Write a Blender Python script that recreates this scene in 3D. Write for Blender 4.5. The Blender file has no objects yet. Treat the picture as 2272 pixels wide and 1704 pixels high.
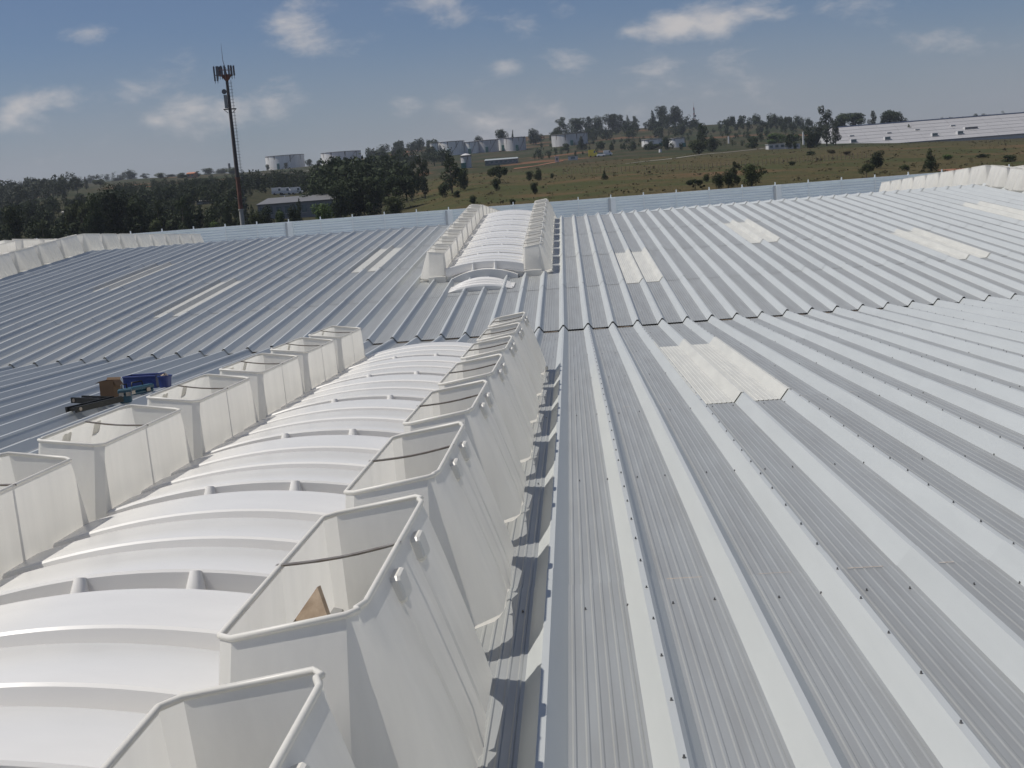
import bpy, bmesh, math, random
import numpy as np
from mathutils import Vector, Matrix
random.seed(7)
R = math.radians
C = bpy.context.scene.collection
scene = bpy.context.scene

# ------------------------------------------------------------------ camera
CZ = 14.0                                    # eye level above the yard
F_PX, PITCH, ROLL, YAW = 2809.7, R(9.3462), R(4.4074), R(3.0428)
def cam_axes():
    cy, sy = math.cos(YAW), math.sin(YAW)
    x = Vector((cy, sy, 0)); y = Vector((-sy, cy, 0)); z = Vector((0, 0, 1))
    fwd = y*math.cos(PITCH) - z*math.sin(PITCH)
    up = y*math.sin(PITCH) + z*math.cos(PITCH)
    right = x*math.cos(ROLL) - up*math.sin(ROLL)
    upr = x*math.sin(ROLL) + up*math.cos(ROLL)
    return right, upr, fwd
CR, CU, CF = cam_axes()
cam_d = bpy.data.cameras.new('camera'); cam = bpy.data.objects.new('camera', cam_d); C.objects.link(cam)
m = Matrix((( CR.x, CU.x, -CF.x, 0), (CR.y, CU.y, -CF.y, 0), (CR.z, CU.z, -CF.z, CZ), (0, 0, 0, 1)))
cam.matrix_world = m
cam_d.sensor_width = 36.0; cam_d.lens = F_PX/2272*36.0
cam_d.clip_start = 0.05; cam_d.clip_end = 20000
scene.camera = cam
scene.render.resolution_x = 1024; scene.render.resolution_y = 768
def ray(u, v):                               # viewing direction through a point of the photograph, y component 1
    d = CR*((u-1136)/F_PX) + CU*((852-v)/F_PX) + CF
    return d/d.y
def at(u, v, y): d = ray(u, v)*y; return Vector((d.x, d.y, d.z+CZ))

# ------------------------------------------------------------------ light
SUN_EL = R(59.5)
light_dir = Vector((math.cos(SUN_EL), -0.03, -math.sin(SUN_EL))).normalized()
sd = bpy.data.lights.new('sun', 'SUN'); sd.energy = 4.7; sd.angle = R(0.53); sd.color = (1.0, 0.955, 0.88)
so = bpy.data.objects.new('sun', sd); C.objects.link(so)
so.rotation_euler = light_dir.to_track_quat('-Z', 'Y').to_euler(); so.location = (-60, 0, 120)
scene.view_settings.view_transform = 'Standard'; scene.view_settings.look = 'None'
scene.view_settings.gamma = 1; scene.view_settings.exposure = -0.27
world = bpy.data.worlds.new('World'); scene.world = world; world.use_nodes = True

def N(nt, t, **kw):
    n = nt.nodes.new(t)
    for k, v in kw.items():
        if k.startswith('i_'): n.inputs[k[2:].replace('_', ' ')].default_value = v
        else: setattr(n, k, v)
    return n
def L(nt, a, b): nt.links.new(a, b)
def math_n(nt, op, a, b=None, clamp=False):
    n = nt.nodes.new('ShaderNodeMath'); n.operation = op; n.use_clamp = clamp
    for i, v in enumerate((a, b)):
        if v is None: continue
        if isinstance(v, (int, float)): n.inputs[i].default_value = v
        else: nt.links.new(v, n.inputs[i])
    return n.outputs[0]
def mixc(nt, fac, a, b):
    n = nt.nodes.new('ShaderNodeMix'); n.data_type = 'RGBA'
    for s, v in (('Factor', fac), ('A', a), ('B', b)):
        sock = n.inputs[0] if s == 'Factor' else (n.inputs[6] if s == 'A' else n.inputs[7])
        if isinstance(v, (int, float)): sock.default_value = v
        elif isinstance(v, (tuple, list)): sock.default_value = (*v, 1) if len(v) == 3 else v
        else: nt.links.new(v, sock)
    return n.outputs[2]

def build_world():
    nt = world.node_tree; nt.nodes.clear()
    out = nt.nodes.new('ShaderNodeOutputWorld'); bg = nt.nodes.new('ShaderNodeBackground')
    bg.inputs['Strength'].default_value = 0.072
    sky = nt.nodes.new('ShaderNodeTexSky'); sky.sky_type = 'NISHITA'; sky.sun_disc = False
    sky.sun_elevation = SUN_EL; sky.sun_rotation = R(270); sky.altitude = 750
    sky.air_density = 1.0; sky.dust_density = 1.0; sky.ozone_density = 1.6
    geo = nt.nodes.new('ShaderNodeTexCoord'); d = geo.outputs['Generated']
    sep = nt.nodes.new('ShaderNodeSeparateXYZ'); L(nt, d, sep.inputs[0]); z = sep.outputs[2]
    # cloud noise, flattened towards the horizon
    mp = nt.nodes.new('ShaderNodeVectorMath'); mp.operation = 'MULTIPLY'; L(nt, d, mp.inputs[0]); mp.inputs[1].default_value = (1, 1, 2.2)
    n1 = N(nt, 'ShaderNodeTexNoise', i_Scale=17.0, i_Detail=5.0, i_Roughness=0.62, i_Distortion=0.2); L(nt, mp.outputs[0], n1.inputs['Vector'])
    n3 = N(nt, 'ShaderNodeTexNoise', i_Scale=5.0, i_Detail=2.0, i_Roughness=0.55); L(nt, mp.outputs[0], n3.inputs['Vector'])
    # cumulus that stand in view: place, half width, weight
    clouds = [(655, 72, 95, 1.0), (1500, 62, 95, .95), (1590, 40, 110, 1.0), (1670, 22, 80, .95), (1395, 72, 75, .7), (1150, 58, 80, .5), (1275, 30, 70, .4),
              (425, 245, 105, 1.0), (350, 265, 75, .7), (600, 218, 105, .6), (60, 245, 110, .85), (150, 235, 80, .7), (1265, 147, 80, .75), (1115, 150, 55, .6),
              (905, 224, 65, .5), (1010, 224, 60, .5), (1420, 188, 70, .5), (205, 70, 55, .55), (960, -2, 110, .8), (2160, 105, 130, .35), (1900, 10, 110, .35)]
    acc = None
    for (u, v, w, s_) in clouds:
        dv = ray(u, v).normalized(); dv = Vector((dv.x, dv.y, dv.z*2.2))
        a = nt.nodes.new('ShaderNodeVectorMath'); a.operation = 'DISTANCE'; L(nt, mp.outputs[0], a.inputs[0]); a.inputs[1].default_value = dv
        e = nt.nodes.new('ShaderNodeMath'); e.operation = 'MULTIPLY_ADD'; L(nt, a.outputs['Value'], e.inputs[0]); e.inputs[1].default_value = -s_*F_PX/w/1.45; e.inputs[2].default_value = s_
        acc = e.outputs[0] if acc is None else math_n(nt, 'MAXIMUM', acc, e.outputs[0])
    # broken cloud over the rest of the sky
    gen = math_n(nt, 'MULTIPLY', math_n(nt, 'SUBTRACT', n3.outputs[0], 0.52), 3.2)
    tot = math_n(nt, 'MAXIMUM', acc, math_n(nt, 'MINIMUM', gen, 0.45))
    tot = math_n(nt, 'MAXIMUM', tot, -0.4)
    shape = math_n(nt, 'ADD', tot, math_n(nt, 'MULTIPLY', math_n(nt, 'SUBTRACT', n1.outputs[0], 0.5), 2.0))
    mask = N(nt, 'ShaderNodeMapRange', interpolation_type='SMOOTHSTEP'); L(nt, shape, mask.inputs[0])
    mask.inputs[1].default_value = 0.22; mask.inputs[2].default_value = 1.15; mask.inputs[3].default_value = 0; mask.inputs[4].default_value = 0.9
    # thin veil near the horizon
    veil = N(nt, 'ShaderNodeMapRange', interpolation_type='SMOOTHSTEP'); L(nt, z, veil.inputs[0])
    veil.inputs[1].default_value = -0.02; veil.inputs[2].default_value = 0.13; veil.inputs[3].default_value = 0.8; veil.inputs[4].default_value = 0.12
    vv = math_n(nt, 'MULTIPLY', veil.outputs[0], math_n(nt, 'ADD', math_n(nt, 'MULTIPLY', n3.outputs[0], 0.9), 0.5), True)
    skyc = nt.nodes.new('ShaderNodeVectorMath'); skyc.operation = 'MULTIPLY'; L(nt, sky.outputs[0], skyc.inputs[0]); skyc.inputs[1].default_value = (0.60, 0.73, 0.95)
    c1 = mixc(nt, vv, skyc.outputs[0], (5.5, 5.6, 6.2))
    c2 = mixc(nt, mask.outputs[0], c1, (9.4, 9.0, 8.9))
    L(nt, c2, bg.inputs['Color']); L(nt, bg.outputs[0], out.inputs['Surface'])
build_world()
world.cycles.sampling_method = 'MANUAL'; world.cycles.sample_map_resolution = 256

# ------------------------------------------------------------------ helpers
def tag(o, label=None, cat=None, group=None, kind=None):
    if label: o['label'] = label
    if cat: o['category'] = cat
    if group: o['group'] = group
    if kind: o['kind'] = kind
    return o
def empty(name, loc, rz=0):
    o = bpy.data.objects.new(name, None); C.objects.link(o); o.location = loc; o.rotation_euler = (0, 0, rz); o.empty_display_size = .3
    return o
class MB:
    def __init__(s): s.v = []; s.f = []
    def add(s, vs, fs):
        b = len(s.v); s.v += [tuple(p) for p in vs]; s.f += [tuple(i+b for i in f) for f in fs]; return s
    def box(s, x0, x1, y0, y1, z0, z1):
        return s.add([(x0,y0,z0),(x1,y0,z0),(x1,y1,z0),(x0,y1,z0),(x0,y0,z1),(x1,y0,z1),(x1,y1,z1),(x0,y1,z1)],
                     [(0,3,2,1),(4,5,6,7),(0,1,5,4),(1,2,6,5),(2,3,7,6),(3,0,4,7)])
    def bar(s, a, b, w, h=None, upv=(0,0,1)):
        a = Vector(a); b = Vector(b); h = h or w; d = (b-a).normalized(); u = Vector(upv)
        if abs(d.dot(u)) > .95: u = Vector((1,0,0))
        r = d.cross(u).normalized(); u = r.cross(d)
        P = [p + r*(i*w/2) + u*(j*h/2) for p in (a, b) for i, j in ((-1,-1),(1,-1),(1,1),(-1,1))]
        return s.add(P, [(0,3,2,1),(4,5,6,7),(0,1,5,4),(1,2,6,5),(2,3,7,6),(3,0,4,7)])
    def tube(s, pts, rad, n=8, closed=False, caps=True):
        pts = [Vector(p) for p in pts]; k = len(pts); rad = rad if isinstance(rad, (list, tuple)) else [rad]*k
        rings = []; pu = None
        for i, p in enumerate(pts):
            a = pts[(i-1) % k] if (closed or i) else p; b = pts[(i+1) % k] if (closed or i < k-1) else p
            d = (b-a).normalized(); u = pu or (Vector((0,0,1)) if abs(d.z) < .9 else Vector((1,0,0)))
            r = d.cross(u).normalized(); u = r.cross(d).normalized(); pu = u
            rings.append([p + (r*math.cos(2*math.pi*j/n) + u*math.sin(2*math.pi*j/n))*rad[i] for j in range(n)])
        vs = [q for r_ in rings for q in r_]; fs = []
        for i in range(k if closed else k-1):
            i2 = (i+1) % k
            for j in range(n): fs.append((i*n+j, i*n+(j+1) % n, i2*n+(j+1) % n, i2*n+j))
        if not closed and caps: fs += [tuple(reversed(range(n))), tuple((k-1)*n+j for j in range(n))]
        return s.add(vs, fs)
    def grid(s, rows, closed=False):
        n = len(rows[0]); vs = [p for r in rows for p in r]; fs = []
        for i in range(len(rows)-1):
            for j in range(n if closed else n-1): fs.append((i*n+j, i*n+(j+1) % n, (i+1)*n+(j+1) % n, (i+1)*n+j))
        return s.add(vs, fs)
    def mesh(s, name, mat, smooth=None):
        me = bpy.data.meshes.new(name); me.from_pydata(s.v, [], s.f); me.update()
        if mat: me.materials.append(mat)
        if smooth is not None:
            me.polygons.foreach_set('use_smooth', [True]*len(me.polygons))
            bm = bmesh.new(); bm.from_mesh(me)
            for e in bm.edges: e.smooth = (len(e.link_faces) == 2 and e.calc_face_angle(0) < R(smooth))
            bm.to_mesh(me); bm.free()
        return me
    def build(s, name, mat, parent=None, smooth=None): return inst(name, s.mesh(name, mat, smooth), parent)
def inst(name, me, parent=None, loc=(0,0,0), rot=(0,0,0), scale=(1,1,1)):
    o = bpy.data.objects.new(name, me); C.objects.link(o); o.location = loc; o.rotation_euler = rot; o.scale = scale
    if parent: o.parent = parent
    return o

# ------------------------------------------------------------------ materials
MATS = {}
def pmat(name, col, rough=.6, metal=0, var=.12, scale=3.0, bump=0, stretch=(1,1,1), objvar=0, col2=None, spec=.5, trans=0, detail=5, bumpscale=None, contrast=1.0, rvar=.25):
    m = bpy.data.materials.new(name); m.use_nodes = True; nt = m.node_tree; b = nt.nodes['Principled BSDF']
    tc = nt.nodes.new('ShaderNodeTexCoord'); mp = nt.nodes.new('ShaderNodeMapping'); L(nt, tc.outputs['Object'], mp.inputs[0])
    mp.inputs['Scale'].default_value = stretch
    oi = nt.nodes.new('ShaderNodeObjectInfo')
    off = nt.nodes.new('ShaderNodeVectorMath'); off.operation = 'MULTIPLY_ADD'
    L(nt, oi.outputs['Random'], off.inputs[0]); off.inputs[1].default_value = (37, 51, 23); L(nt, mp.outputs[0], off.inputs[2])
    n = N(nt, 'ShaderNodeTexNoise', i_Scale=scale, i_Detail=detail, i_Roughness=.62); L(nt, off.outputs[0], n.inputs['Vector'])
    mr = N(nt, 'ShaderNodeMapRange'); L(nt, n.outputs[0], mr.inputs[0]); mr.inputs[1].default_value = .5-.22/contrast; mr.inputs[2].default_value = .5+.22/contrast
    c2 = col2 or tuple(c*(1-var*1.6) for c in col)
    c1 = tuple(min(1, c*(1+var*.5)) for c in col) if not col2 else col
    cc = mixc(nt, mr.outputs[0], c2, c1)
    if objvar:
        k = math_n(nt, 'ADD', math_n(nt, 'MULTIPLY', math_n(nt, 'SUBTRACT', oi.outputs['Random'], .5), objvar*2), 1.0)
        vm = nt.nodes.new('ShaderNodeVectorMath'); vm.operation = 'SCALE'; L(nt, cc, vm.inputs[0]); L(nt, k, vm.inputs['Scale']); cc = vm.outputs[0]
    L(nt, cc, b.inputs['Base Color']); b.inputs['Roughness'].default_value = rough; b.inputs['Metallic'].default_value = metal
    b.inputs['Specular IOR Level'].default_value = spec
    rr = math_n(nt, 'ADD', math_n(nt, 'MULTIPLY', math_n(nt, 'SUBTRACT', n.outputs[0], .5), rvar), rough, True); L(nt, rr, b.inputs['Roughness'])
    if bump:
        nb = N(nt, 'ShaderNodeTexNoise', i_Scale=bumpscale or scale*4, i_Detail=4.0); L(nt, off.outputs[0], nb.inputs['Vector'])
        bp = nt.nodes.new('ShaderNodeBump'); bp.inputs['Strength'].default_value = bump; bp.inputs['Distance'].default_value = .02
        L(nt, nb.outputs[0], bp.inputs['Height']); L(nt, bp.outputs[0], b.inputs['Normal'])
    if trans:
        tr = nt.nodes.new('ShaderNodeBsdfTranslucent'); L(nt, cc, tr.inputs[0]); mx = nt.nodes.new('ShaderNodeMixShader'); mx.inputs[0].default_value = trans
        L(nt, b.outputs[0], mx.inputs[1]); L(nt, tr.outputs[0], mx.inputs[2]); L(nt, mx.outputs[0], nt.nodes['Material Output'].inputs['Surface'])
    MATS[name] = m; return m
galv = pmat('galvalume_sheet', (.575, .595, .585), .48, .36, .03, 2.2, .012, (3, .35, 3), .018, bumpscale=1.6, rvar=.06)
pan_galv = pmat('galvalume_pan', (.430, .445, .440), .48, .47, .05, 2.6, .01, (4, .3, 3), .03, bumpscale=1.6, col2=(.365, .37, .36), rvar=.06)  # flat pans, a darker mottled grey than the rib flanks and crests
galv_dark = pmat('galvanised_flashing', (.50, .52, .54), .45, .7, .08, 3)
frp = pmat('white_fibreglass', (.87, .85, .795), .36, 0, .05, 5.0, .03, (1.4, 1.4, .18), .03, spec=.4, trans=.44, rvar=.1, detail=6)
frp_arch = pmat('white_fibreglass_cover', (.79, .775, .745), .25, 0, .035, 1.6, .0, (.8, 2.0, 1), .015, spec=.5, trans=.06, rvar=.04)
frp_lip = pmat('white_fibreglass_lip', (.86, .84, .785), .4, 0, .03, 3, trans=.3)
skyl = pmat('cream_skylight', (.60, .598, .56), .5, 0, .06, 2.5, 0, (3, .5, 3), .02, trans=.08)
steel = pmat('tie_steel', (.38, .36, .33), .5, .7, .2, 12, col2=(.22, .17, .13))
screwm = pmat('screw_dark', (.17, .17, .17), .4, .6, .2, 20)
seal = pmat('sealant_dust', (.46, .34, .24), .9, 0, .3, 9, col2=(.54, .48, .42))
parm = pmat('blue_grey_cladding', (.80, .86, .88), .45, .0, .06, .7, 0, (1, 1, 6), .03)
parpost = pmat('pale_cladding_post', (.86, .89, .89), .5, .0, .05, 2)
darkm = pmat('dark_void', (.05, .05, .05), .8)
wallm = pmat('warehouse_wall_sheet', (.55, .56, .56), .6, .2, .06, 2)

# ------------------------------------------------------------------ roof geometry numbers
H0, SL, V, RID, XC, P = 1.8238, .0497, 24.396, 49.398, -.2295, .476
END = 2*RID - V
ANG = math.atan(SL)
def roofz(y):
    if y < V: return CZ - H0 - SL*y
    if y < RID: return CZ - H0 - SL*V + SL*(y-V)
    return CZ - H0 - SL*V + SL*(RID-V) - SL*(y-RID)
def rib_profile(npitch, lift=0.003, start=.015, endx=.050, beads=6):
    pts = []
    for k in range(npitch):
        x0 = k*P
        pts += [(x0+(.0305 if k else .0305), .1)] if k else [(start, .1), (.0305, .1)]
        pts += [(x0+.104, 0)]
        pan0, pan1 = x0+.104, x0+P-.077
        st = (pan1-pan0)/max(beads, 1)
        for j in range(beads):
            c = pan0 + st*(j+.5)
            pts += [(c-.0095, 0), (c-.004, .0045), (c+.004, .0045), (c+.0095, 0)]
        pts += [(pan1, 0), (x0+P, .1)]
    e = npitch*P
    pts[-1] = (e, .1+lift); pts[-2] = (pts[-2][0]-.001, lift*.5)
    pts += [(e+.0305, .1+lift), (e+endx, .1+lift-(endx-.0305)*1.21)]
    return pts
def sheet_mesh(name, length, mat, lift0=0, lift1=0, **kw):
    pr = rib_profile(2, **kw); mb = MB()
    mb.grid([[(x, 0, z+lift0) for x, z in pr], [(x, length, z+lift1) for x, z in pr]])
    me = mb.mesh(name, mat)
    if mat is galv:
        me.materials.append(pan_galv)
        for p in me.polygons:
            if max(me.vertices[v].co.z for v in p.vertices) < .03: p.material_index = 1
    return me
def crest_x(i): return XC + P*i

near_roof = tag(empty('near_roof', (0, 0, CZ-H0)), kind='structure')
near_roof.rotation_euler = (-ANG, 0, 0)
LN = [(-3.3, 6.4), (6.3, 6.7), (13.0, 6.4), (19.4, 5.2)]
LN = [(-3.3, 3.15), (-.15, 6.45), (6.3, 6.7), (13.0, 6.4), (19.4, 5.15)]
skip_near = {(3, 3)}
meshes = {}
for j, (y0, ln) in enumerate(LN):
    me = sheet_mesh('roof_sheet', ln+.16, galv, .0, .004)
    sk = sheet_mesh('skylight_sheet', ln+.22, skyl, .004, .012)
    for i in range(-29, 25, 2):
        if (i, j) in skip_near: inst('skylight_sheet', sk, near_roof, (crest_x(i)-.012, y0-.03, -.02))
        else: inst('roof_sheet', me, near_roof, (crest_x(i)+random.uniform(-.002, .002), y0+random.uniform(-.015, .015), -.025))
# dark space under the sheets of the near slope
far_roof = tag(empty('far_roof', (0, V, roofz(V))), kind='structure')
far_roof.rotation_euler = (ANG, 0, 0)
LF = [(0, 5.85), (5.85, 6.27), (12.12, 6.19), (18.31, 6.72)]
sky_far = {(3, 1), (11, 2), (19, 1), (27, 2), (-13, 2), (-21, 1), (-29, 2), (35, 1), (-37, 1)}
for j, (y0, ln) in enumerate(LF):
    o0 = .18 if j else .08
    me = sheet_mesh('roof_sheet', ln+o0, galv, .006 if j else .004, .0)
    sk = sheet_mesh('skylight_sheet', ln+o0+.03, skyl, .009, .004)
    for i in range(-59, 57, 2):
        if (i, j) in sky_far: inst('skylight_sheet', sk, far_roof, (crest_x(i)-.012, y0-o0-.02, .012))
        else: inst('roof_sheet', me, far_roof, (crest_x(i)+random.uniform(-.002, .002), y0-o0+random.uniform(-.02, .02), .012))
# ridge pieces over the far ridge
rc = MB(); pr = rib_profile(2, beads=3)
rc.grid([[(x, -.13, z+.004) for x, z in pr], [(x, -.03, z+.006) for x, z in pr], [(x, .05, z+.002) for x, z in pr], [(x, .3, z-.016) for x, z in pr]])
rcm = rc.mesh('ridge_cap', galv, 40)
for i in range(-59, 57, 2): inst('ridge_cap', rcm, far_roof, (crest_x(i)-.02, (RID-V)/math.cos(ANG)-.0, .016))
# the slope behind the ridge
bs = MB(); pr = [(crest_x(-59)+k*2*P+x, z) for k in range(58) for x, z in rib_profile(2, beads=0)[:-2]]
bs.grid([[(x, 0, z) for x, z in pr], [(x, (END-RID)/math.cos(ANG), z) for x, z in pr]])
bo = tag(bs.build('back_roof', galv), kind='structure'); bo.location = (0, RID, roofz(RID)+.01); bo.rotation_euler = (-ANG, 0, 0)
# gutter below the valley and closing sheets under the roof
ga = MB(); x0, x1 = crest_x(-60), crest_x(58)
zv = roofz(V)
ga.add([(x0, V-.5, zv-.05), (x1, V-.5, zv-.05), (x1, V-.35, zv-.3), (x0, V-.35, zv-.3), (x1, V+.5, zv-.3), (x0, V+.5, zv-.3), (x1, V+.7, zv-.05), (x0, V+.7, zv-.05)], [(0,1,2,3), (3,2,4,5), (5,4,6,7)])
tag(ga.build('valley_gutter', darkm), kind='structure')
wb = MB(); wb.box(x0+.5, x1-.5, -6, END+.6, 3, roofz(V)-.45)
tag(wb.build('warehouse_wall', wallm), kind='structure')
# sealant and dust line at the eaves of the far slope
se = MB()
for i in range(-29, 25):
    if random.random() < .75:
        a = crest_x(i)+.12+random.uniform(0, .05); b = crest_x(i)+.39-random.uniform(0, .06)
        yy = V-.10-random.uniform(0, .02)
        se.add([(a, yy, zv-.004+.0), (b, yy, zv-.004), (b, yy+.05, zv-.006), (a, yy+.05, zv-.006)], [(0,1,2,3)])
seo = se.build('sealant_line', seal, far_roof); seo.matrix_parent_inverse = Matrix.Translation(far_roof.location) .inverted() if False else (Matrix.Translation((0, V, roofz(V))) @ Matrix.Rotation(ANG, 4, 'X')).inverted(); seo['kind'] = 'stuff'
# screws of the near slope
sc = MB()
def screw(x, y, z, r=.0043):
    n = 6
    ring = lambda rr, zz: [(x+rr*math.cos(2*math.pi*q/n), y+rr*math.sin(2*math.pi*q/n), z+zz) for q in range(n)]
    sc.grid([ring(r*1.5, 0), ring(r*1.4, .003), ring(r, .0035), ring(r*.85, .011)], True); b = len(sc.v)-n; sc.f.append(tuple(b+q for q in range(n)))
for yr in (2.75, 6.03, 9.31, 12.75, 16.06, 19.25, 22.6):
    for i in range(-16, 24):
        for ox in ((.187, .397) if i % 2 == 0 else (.145, .352)):
            screw(crest_x(i)+ox-.0, yr+random.uniform(-.02, .02), -.02)
for i in range(-1, 24, 2):
    y = 2.3+random.uniform(0, .3)
    while y < 24: screw(crest_x(i)+.017, y, .081); y += .5+random.uniform(-.03, .03)
du = MB()
for yl in (6.3, 13.0, 19.4):
    for i in range(-16, 24):
        if random.random() < .7:
            a = crest_x(i)+.11+random.uniform(0, .09); b = min(crest_x(i)+.385, a+random.uniform(.05, .22)); w = random.uniform(.004, .010)
            y0 = yl+.15+random.uniform(-.02, .02)
            du.add([(a, y0, -.0145), (b, y0+random.uniform(-.004, .004), -.0145), (b, y0+w*.7, -.0145), (a, y0+w, -.0145)], [(0,1,2,3)])
duo = inst('dust_line', du.mesh('dust_line', seal), near_roof); duo['kind'] = 'stuff'
so_ = inst('screws', sc.mesh('screws', screwm), near_roof); so_['kind'] = 'stuff'

# ------------------------------------------------------------------ ventilators
PM = 2.07
def hopper(side):
    """one open-topped hopper of a ventilator; s = distance from the axis, t along it"""
    def loop(lv):
        # lv: 0 rim, 1 bottom
        zi = .745*(1-lv)+.16*lv
        zo = .80
        pts = []
        e = lv
        nr = .22*(1-e)+.035*e
        sA = 1.435+.0*e
        so_ = 1.445 + .255*min(1, e*1.02)**.92
        ch = .31*(1-e)+.42*e
        inn = 1.0-.02*e
        z_o = zo*(1-e)+.105*e
        z_in = .745*(1-e)+.20*e
        zmid = (z_in+z_o)/2 if e < 1 else .04
        def q(s, t, z): pts.append((side*s, t, z))
        q(inn, nr+.05, z_in); q(inn+.05, nr, z_in+(z_o-z_in)*.1)
        q(sA-.03, nr, z_o); q(sA+.01*e, nr+.02*(1-e)+.02, z_o)
        q(so_-.02, ch-.03, z_o); q(so_, ch+.03, z_o)
        fr = (.28, .30, .32, .46, .54, .62, .64, .66)
        for k, f in enumerate(fr):
            t = ch+.03+(PM-2*(ch+.03))*f
            g = -.022*min(1, e*5) if k in (1, 6) else 0
            low = -.05 if (e >= .999 and k in (3, 4)) else 0
            q(so_+g, t, z_o+low)
        q(so_, PM-ch-.03, z_o); q(so_-.02, PM-ch+.03, z_o)
        q(sA+.01*e, PM-nr-.02*(1-e)-.02, z_o); q(sA-.03, PM-nr, z_o)
        q(inn+.05, PM-nr, z_in+(z_o-z_in)*.1); q(inn, PM-nr-.05, z_in)
        q(inn, PM/2+.012, z_in); q(inn+.010*min(1, e*4), PM/2, z_in); q(inn, PM/2-.012, z_in)
        return pts
    rows = [loop(e) for e in (0, .06, .3, .6, .86)]
    # foot of the hopper: rounded in, with lugs
    last = loop(1.0); rows.append(last)
    ft = [(x-side*.025 if abs(x) > 1.6 else x, y, z-.03 if abs(x) > 1.6 else z) for x, y, z in last]
    for k, (x, y, z) in enumerate(ft):
        if abs(x) > 1.6:
            if .72 < y < .90 or 1.18 < y < 1.36: ft[k] = (x+side*.012, y, .03)
    rows.append(ft)
    mb = MB(); mb.grid(rows, True)
    if side < 0: mb.f = [tuple(reversed(f)) for f in mb.f]
    me = mb.mesh('hopper_box', frp, 32)
    rim = MB(); rim.tube([(x, y, z+.004) for x, y, z in rows[0]], .0105, 8, True)
    rimm = rim.mesh('rim', frp_lip, 80)
    st = MB(); st.grid([[(side*(.985+.47*k/6), PM/2-.013, .757+.055*k/6-.012*math.sin(math.pi*k/6)) for k in range(7)],
                        [(side*(.985+.47*k/6), PM/2+.013, .757+.055*k/6-.012*math.sin(math.pi*k/6)) for k in range(7)],
                        [(side*(.985+.47*k/6), PM/2+.013, .745+.055*k/6-.012*math.sin(math.pi*k/6)) for k in range(7)]])
    stm = st.mesh('tie_strap', steel)
    tb = MB()
    # rounded pad
    pts = []
    for (yy, zz) in ((-.058, .030), (-.045, .042), (.045, .042), (.058, .030), (.058, -.030), (.045, -.042), (-.045, -.042), (-.058, -.030)): pts.append((yy, zz))
    tb.grid([[(side*(-.008), y*1.2, z*1.1) for y, z in pts], [(side*.018, y*1.2, z*1.1) for y, z in pts], [(side*.027, y*1.05, z*.95) for y, z in pts]], True)
    b = len(tb.v)-8; tb.f.append(tuple(b+q for q in range(8)))
    tbm = tb.mesh('fixing_tab', frp_lip, 25)
    return me, rimm, stm, tbm
HR, HL = hopper(1), hopper(-1)
def arch():
    ns = 18
    def sec(t, dz): 
        r = []
        for k in range(ns+1):
            s = -1.03+2.06*k/ns
            r.append((s, t, .475-.135*(s/1.0)**2+dz))
        return r
    prof = [(-.005, -.20), (.13, -.20), (.142, -.18), (.152, -.012), (.162, 0)]
    for c in (.72, 1.35):
        prof += [(c-.15, 0), (c-.13, -.008), (c-.095, -.10), (c+.025, -.10), (c+.055, -.010), (c+.07, 0)]
    prof += [(PM-.15, 0), (PM-.135, -.012), (PM-.125, -.18), (PM-.115, -.20), (PM-.006, -.20)]
    mb = MB(); mb.grid([sec(t, dz) for t, dz in prof])
    me = mb.mesh('arch_panel', frp_arch, 24)
    st = MB(); st.tube([(0, .10, -.20), (0, .122, -.07), (0, .145, -.004)], [.065, .046, .028], 12)
    return me, st.mesh('strut', frp_arch, 60)
ARCH, STRUT = arch()
def arch_z(s): return .475-.135*s*s
def module(root, ax, y, dirs, detail=True, sx=1.0):
    """parts of one bay: y is where the bay starts on the roof"""
    yc = y
    z = roofz(y+.5)-SL*0; 
    ang = -ANG if dirs < 0 else ANG
    # base height so the bay lies in the plane of its slope
    base = roofz(y+PM/2) - (PM/2)*math.tan(ang)
    M = Matrix.Translation((ax, y, base)) @ Matrix.Rotation(ang, 4, 'X') @ Matrix.Diagonal((sx, 1, 1, 1))
    def put(name, me, parent=None, M2=None):
        o = bpy.data.objects.new(name, me); C.objects.link(o)
        if parent is None: o.parent = root; o.matrix_local = Matrix.Translation(-root.location) @ M @ (M2 or Matrix())
        else: o.parent = parent; o.matrix_local = M2 or Matrix()
        return o
    for H_, sd_ in ((HR, 1), (HL, -1)):
        jit = Matrix.Translation((random.uniform(-.004, .004), random.uniform(-.006, .006), random.uniform(-.003, .003))) @ Matrix.Rotation(random.uniform(-.0025, .0025), 4, 'Z')
        b = put('hopper_box', H_[0], None, jit)
        put('rim', H_[1], b)
        if detail:
            put('tie_strap', H_[2], b)
            for t in (.77, 1.30):
                tilt = Matrix.Rotation(sd_*-.30, 4, 'Y')
                put('fixing_tab', H_[3], b, Matrix.Translation((sd_*1.480, t, .728)) @ tilt)
    a = put('arch_panel', ARCH)
    for s in (-.28, .28): put('strut', STRUT, a, Matrix.Translation((s, 0, arch_z(s))))
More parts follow.
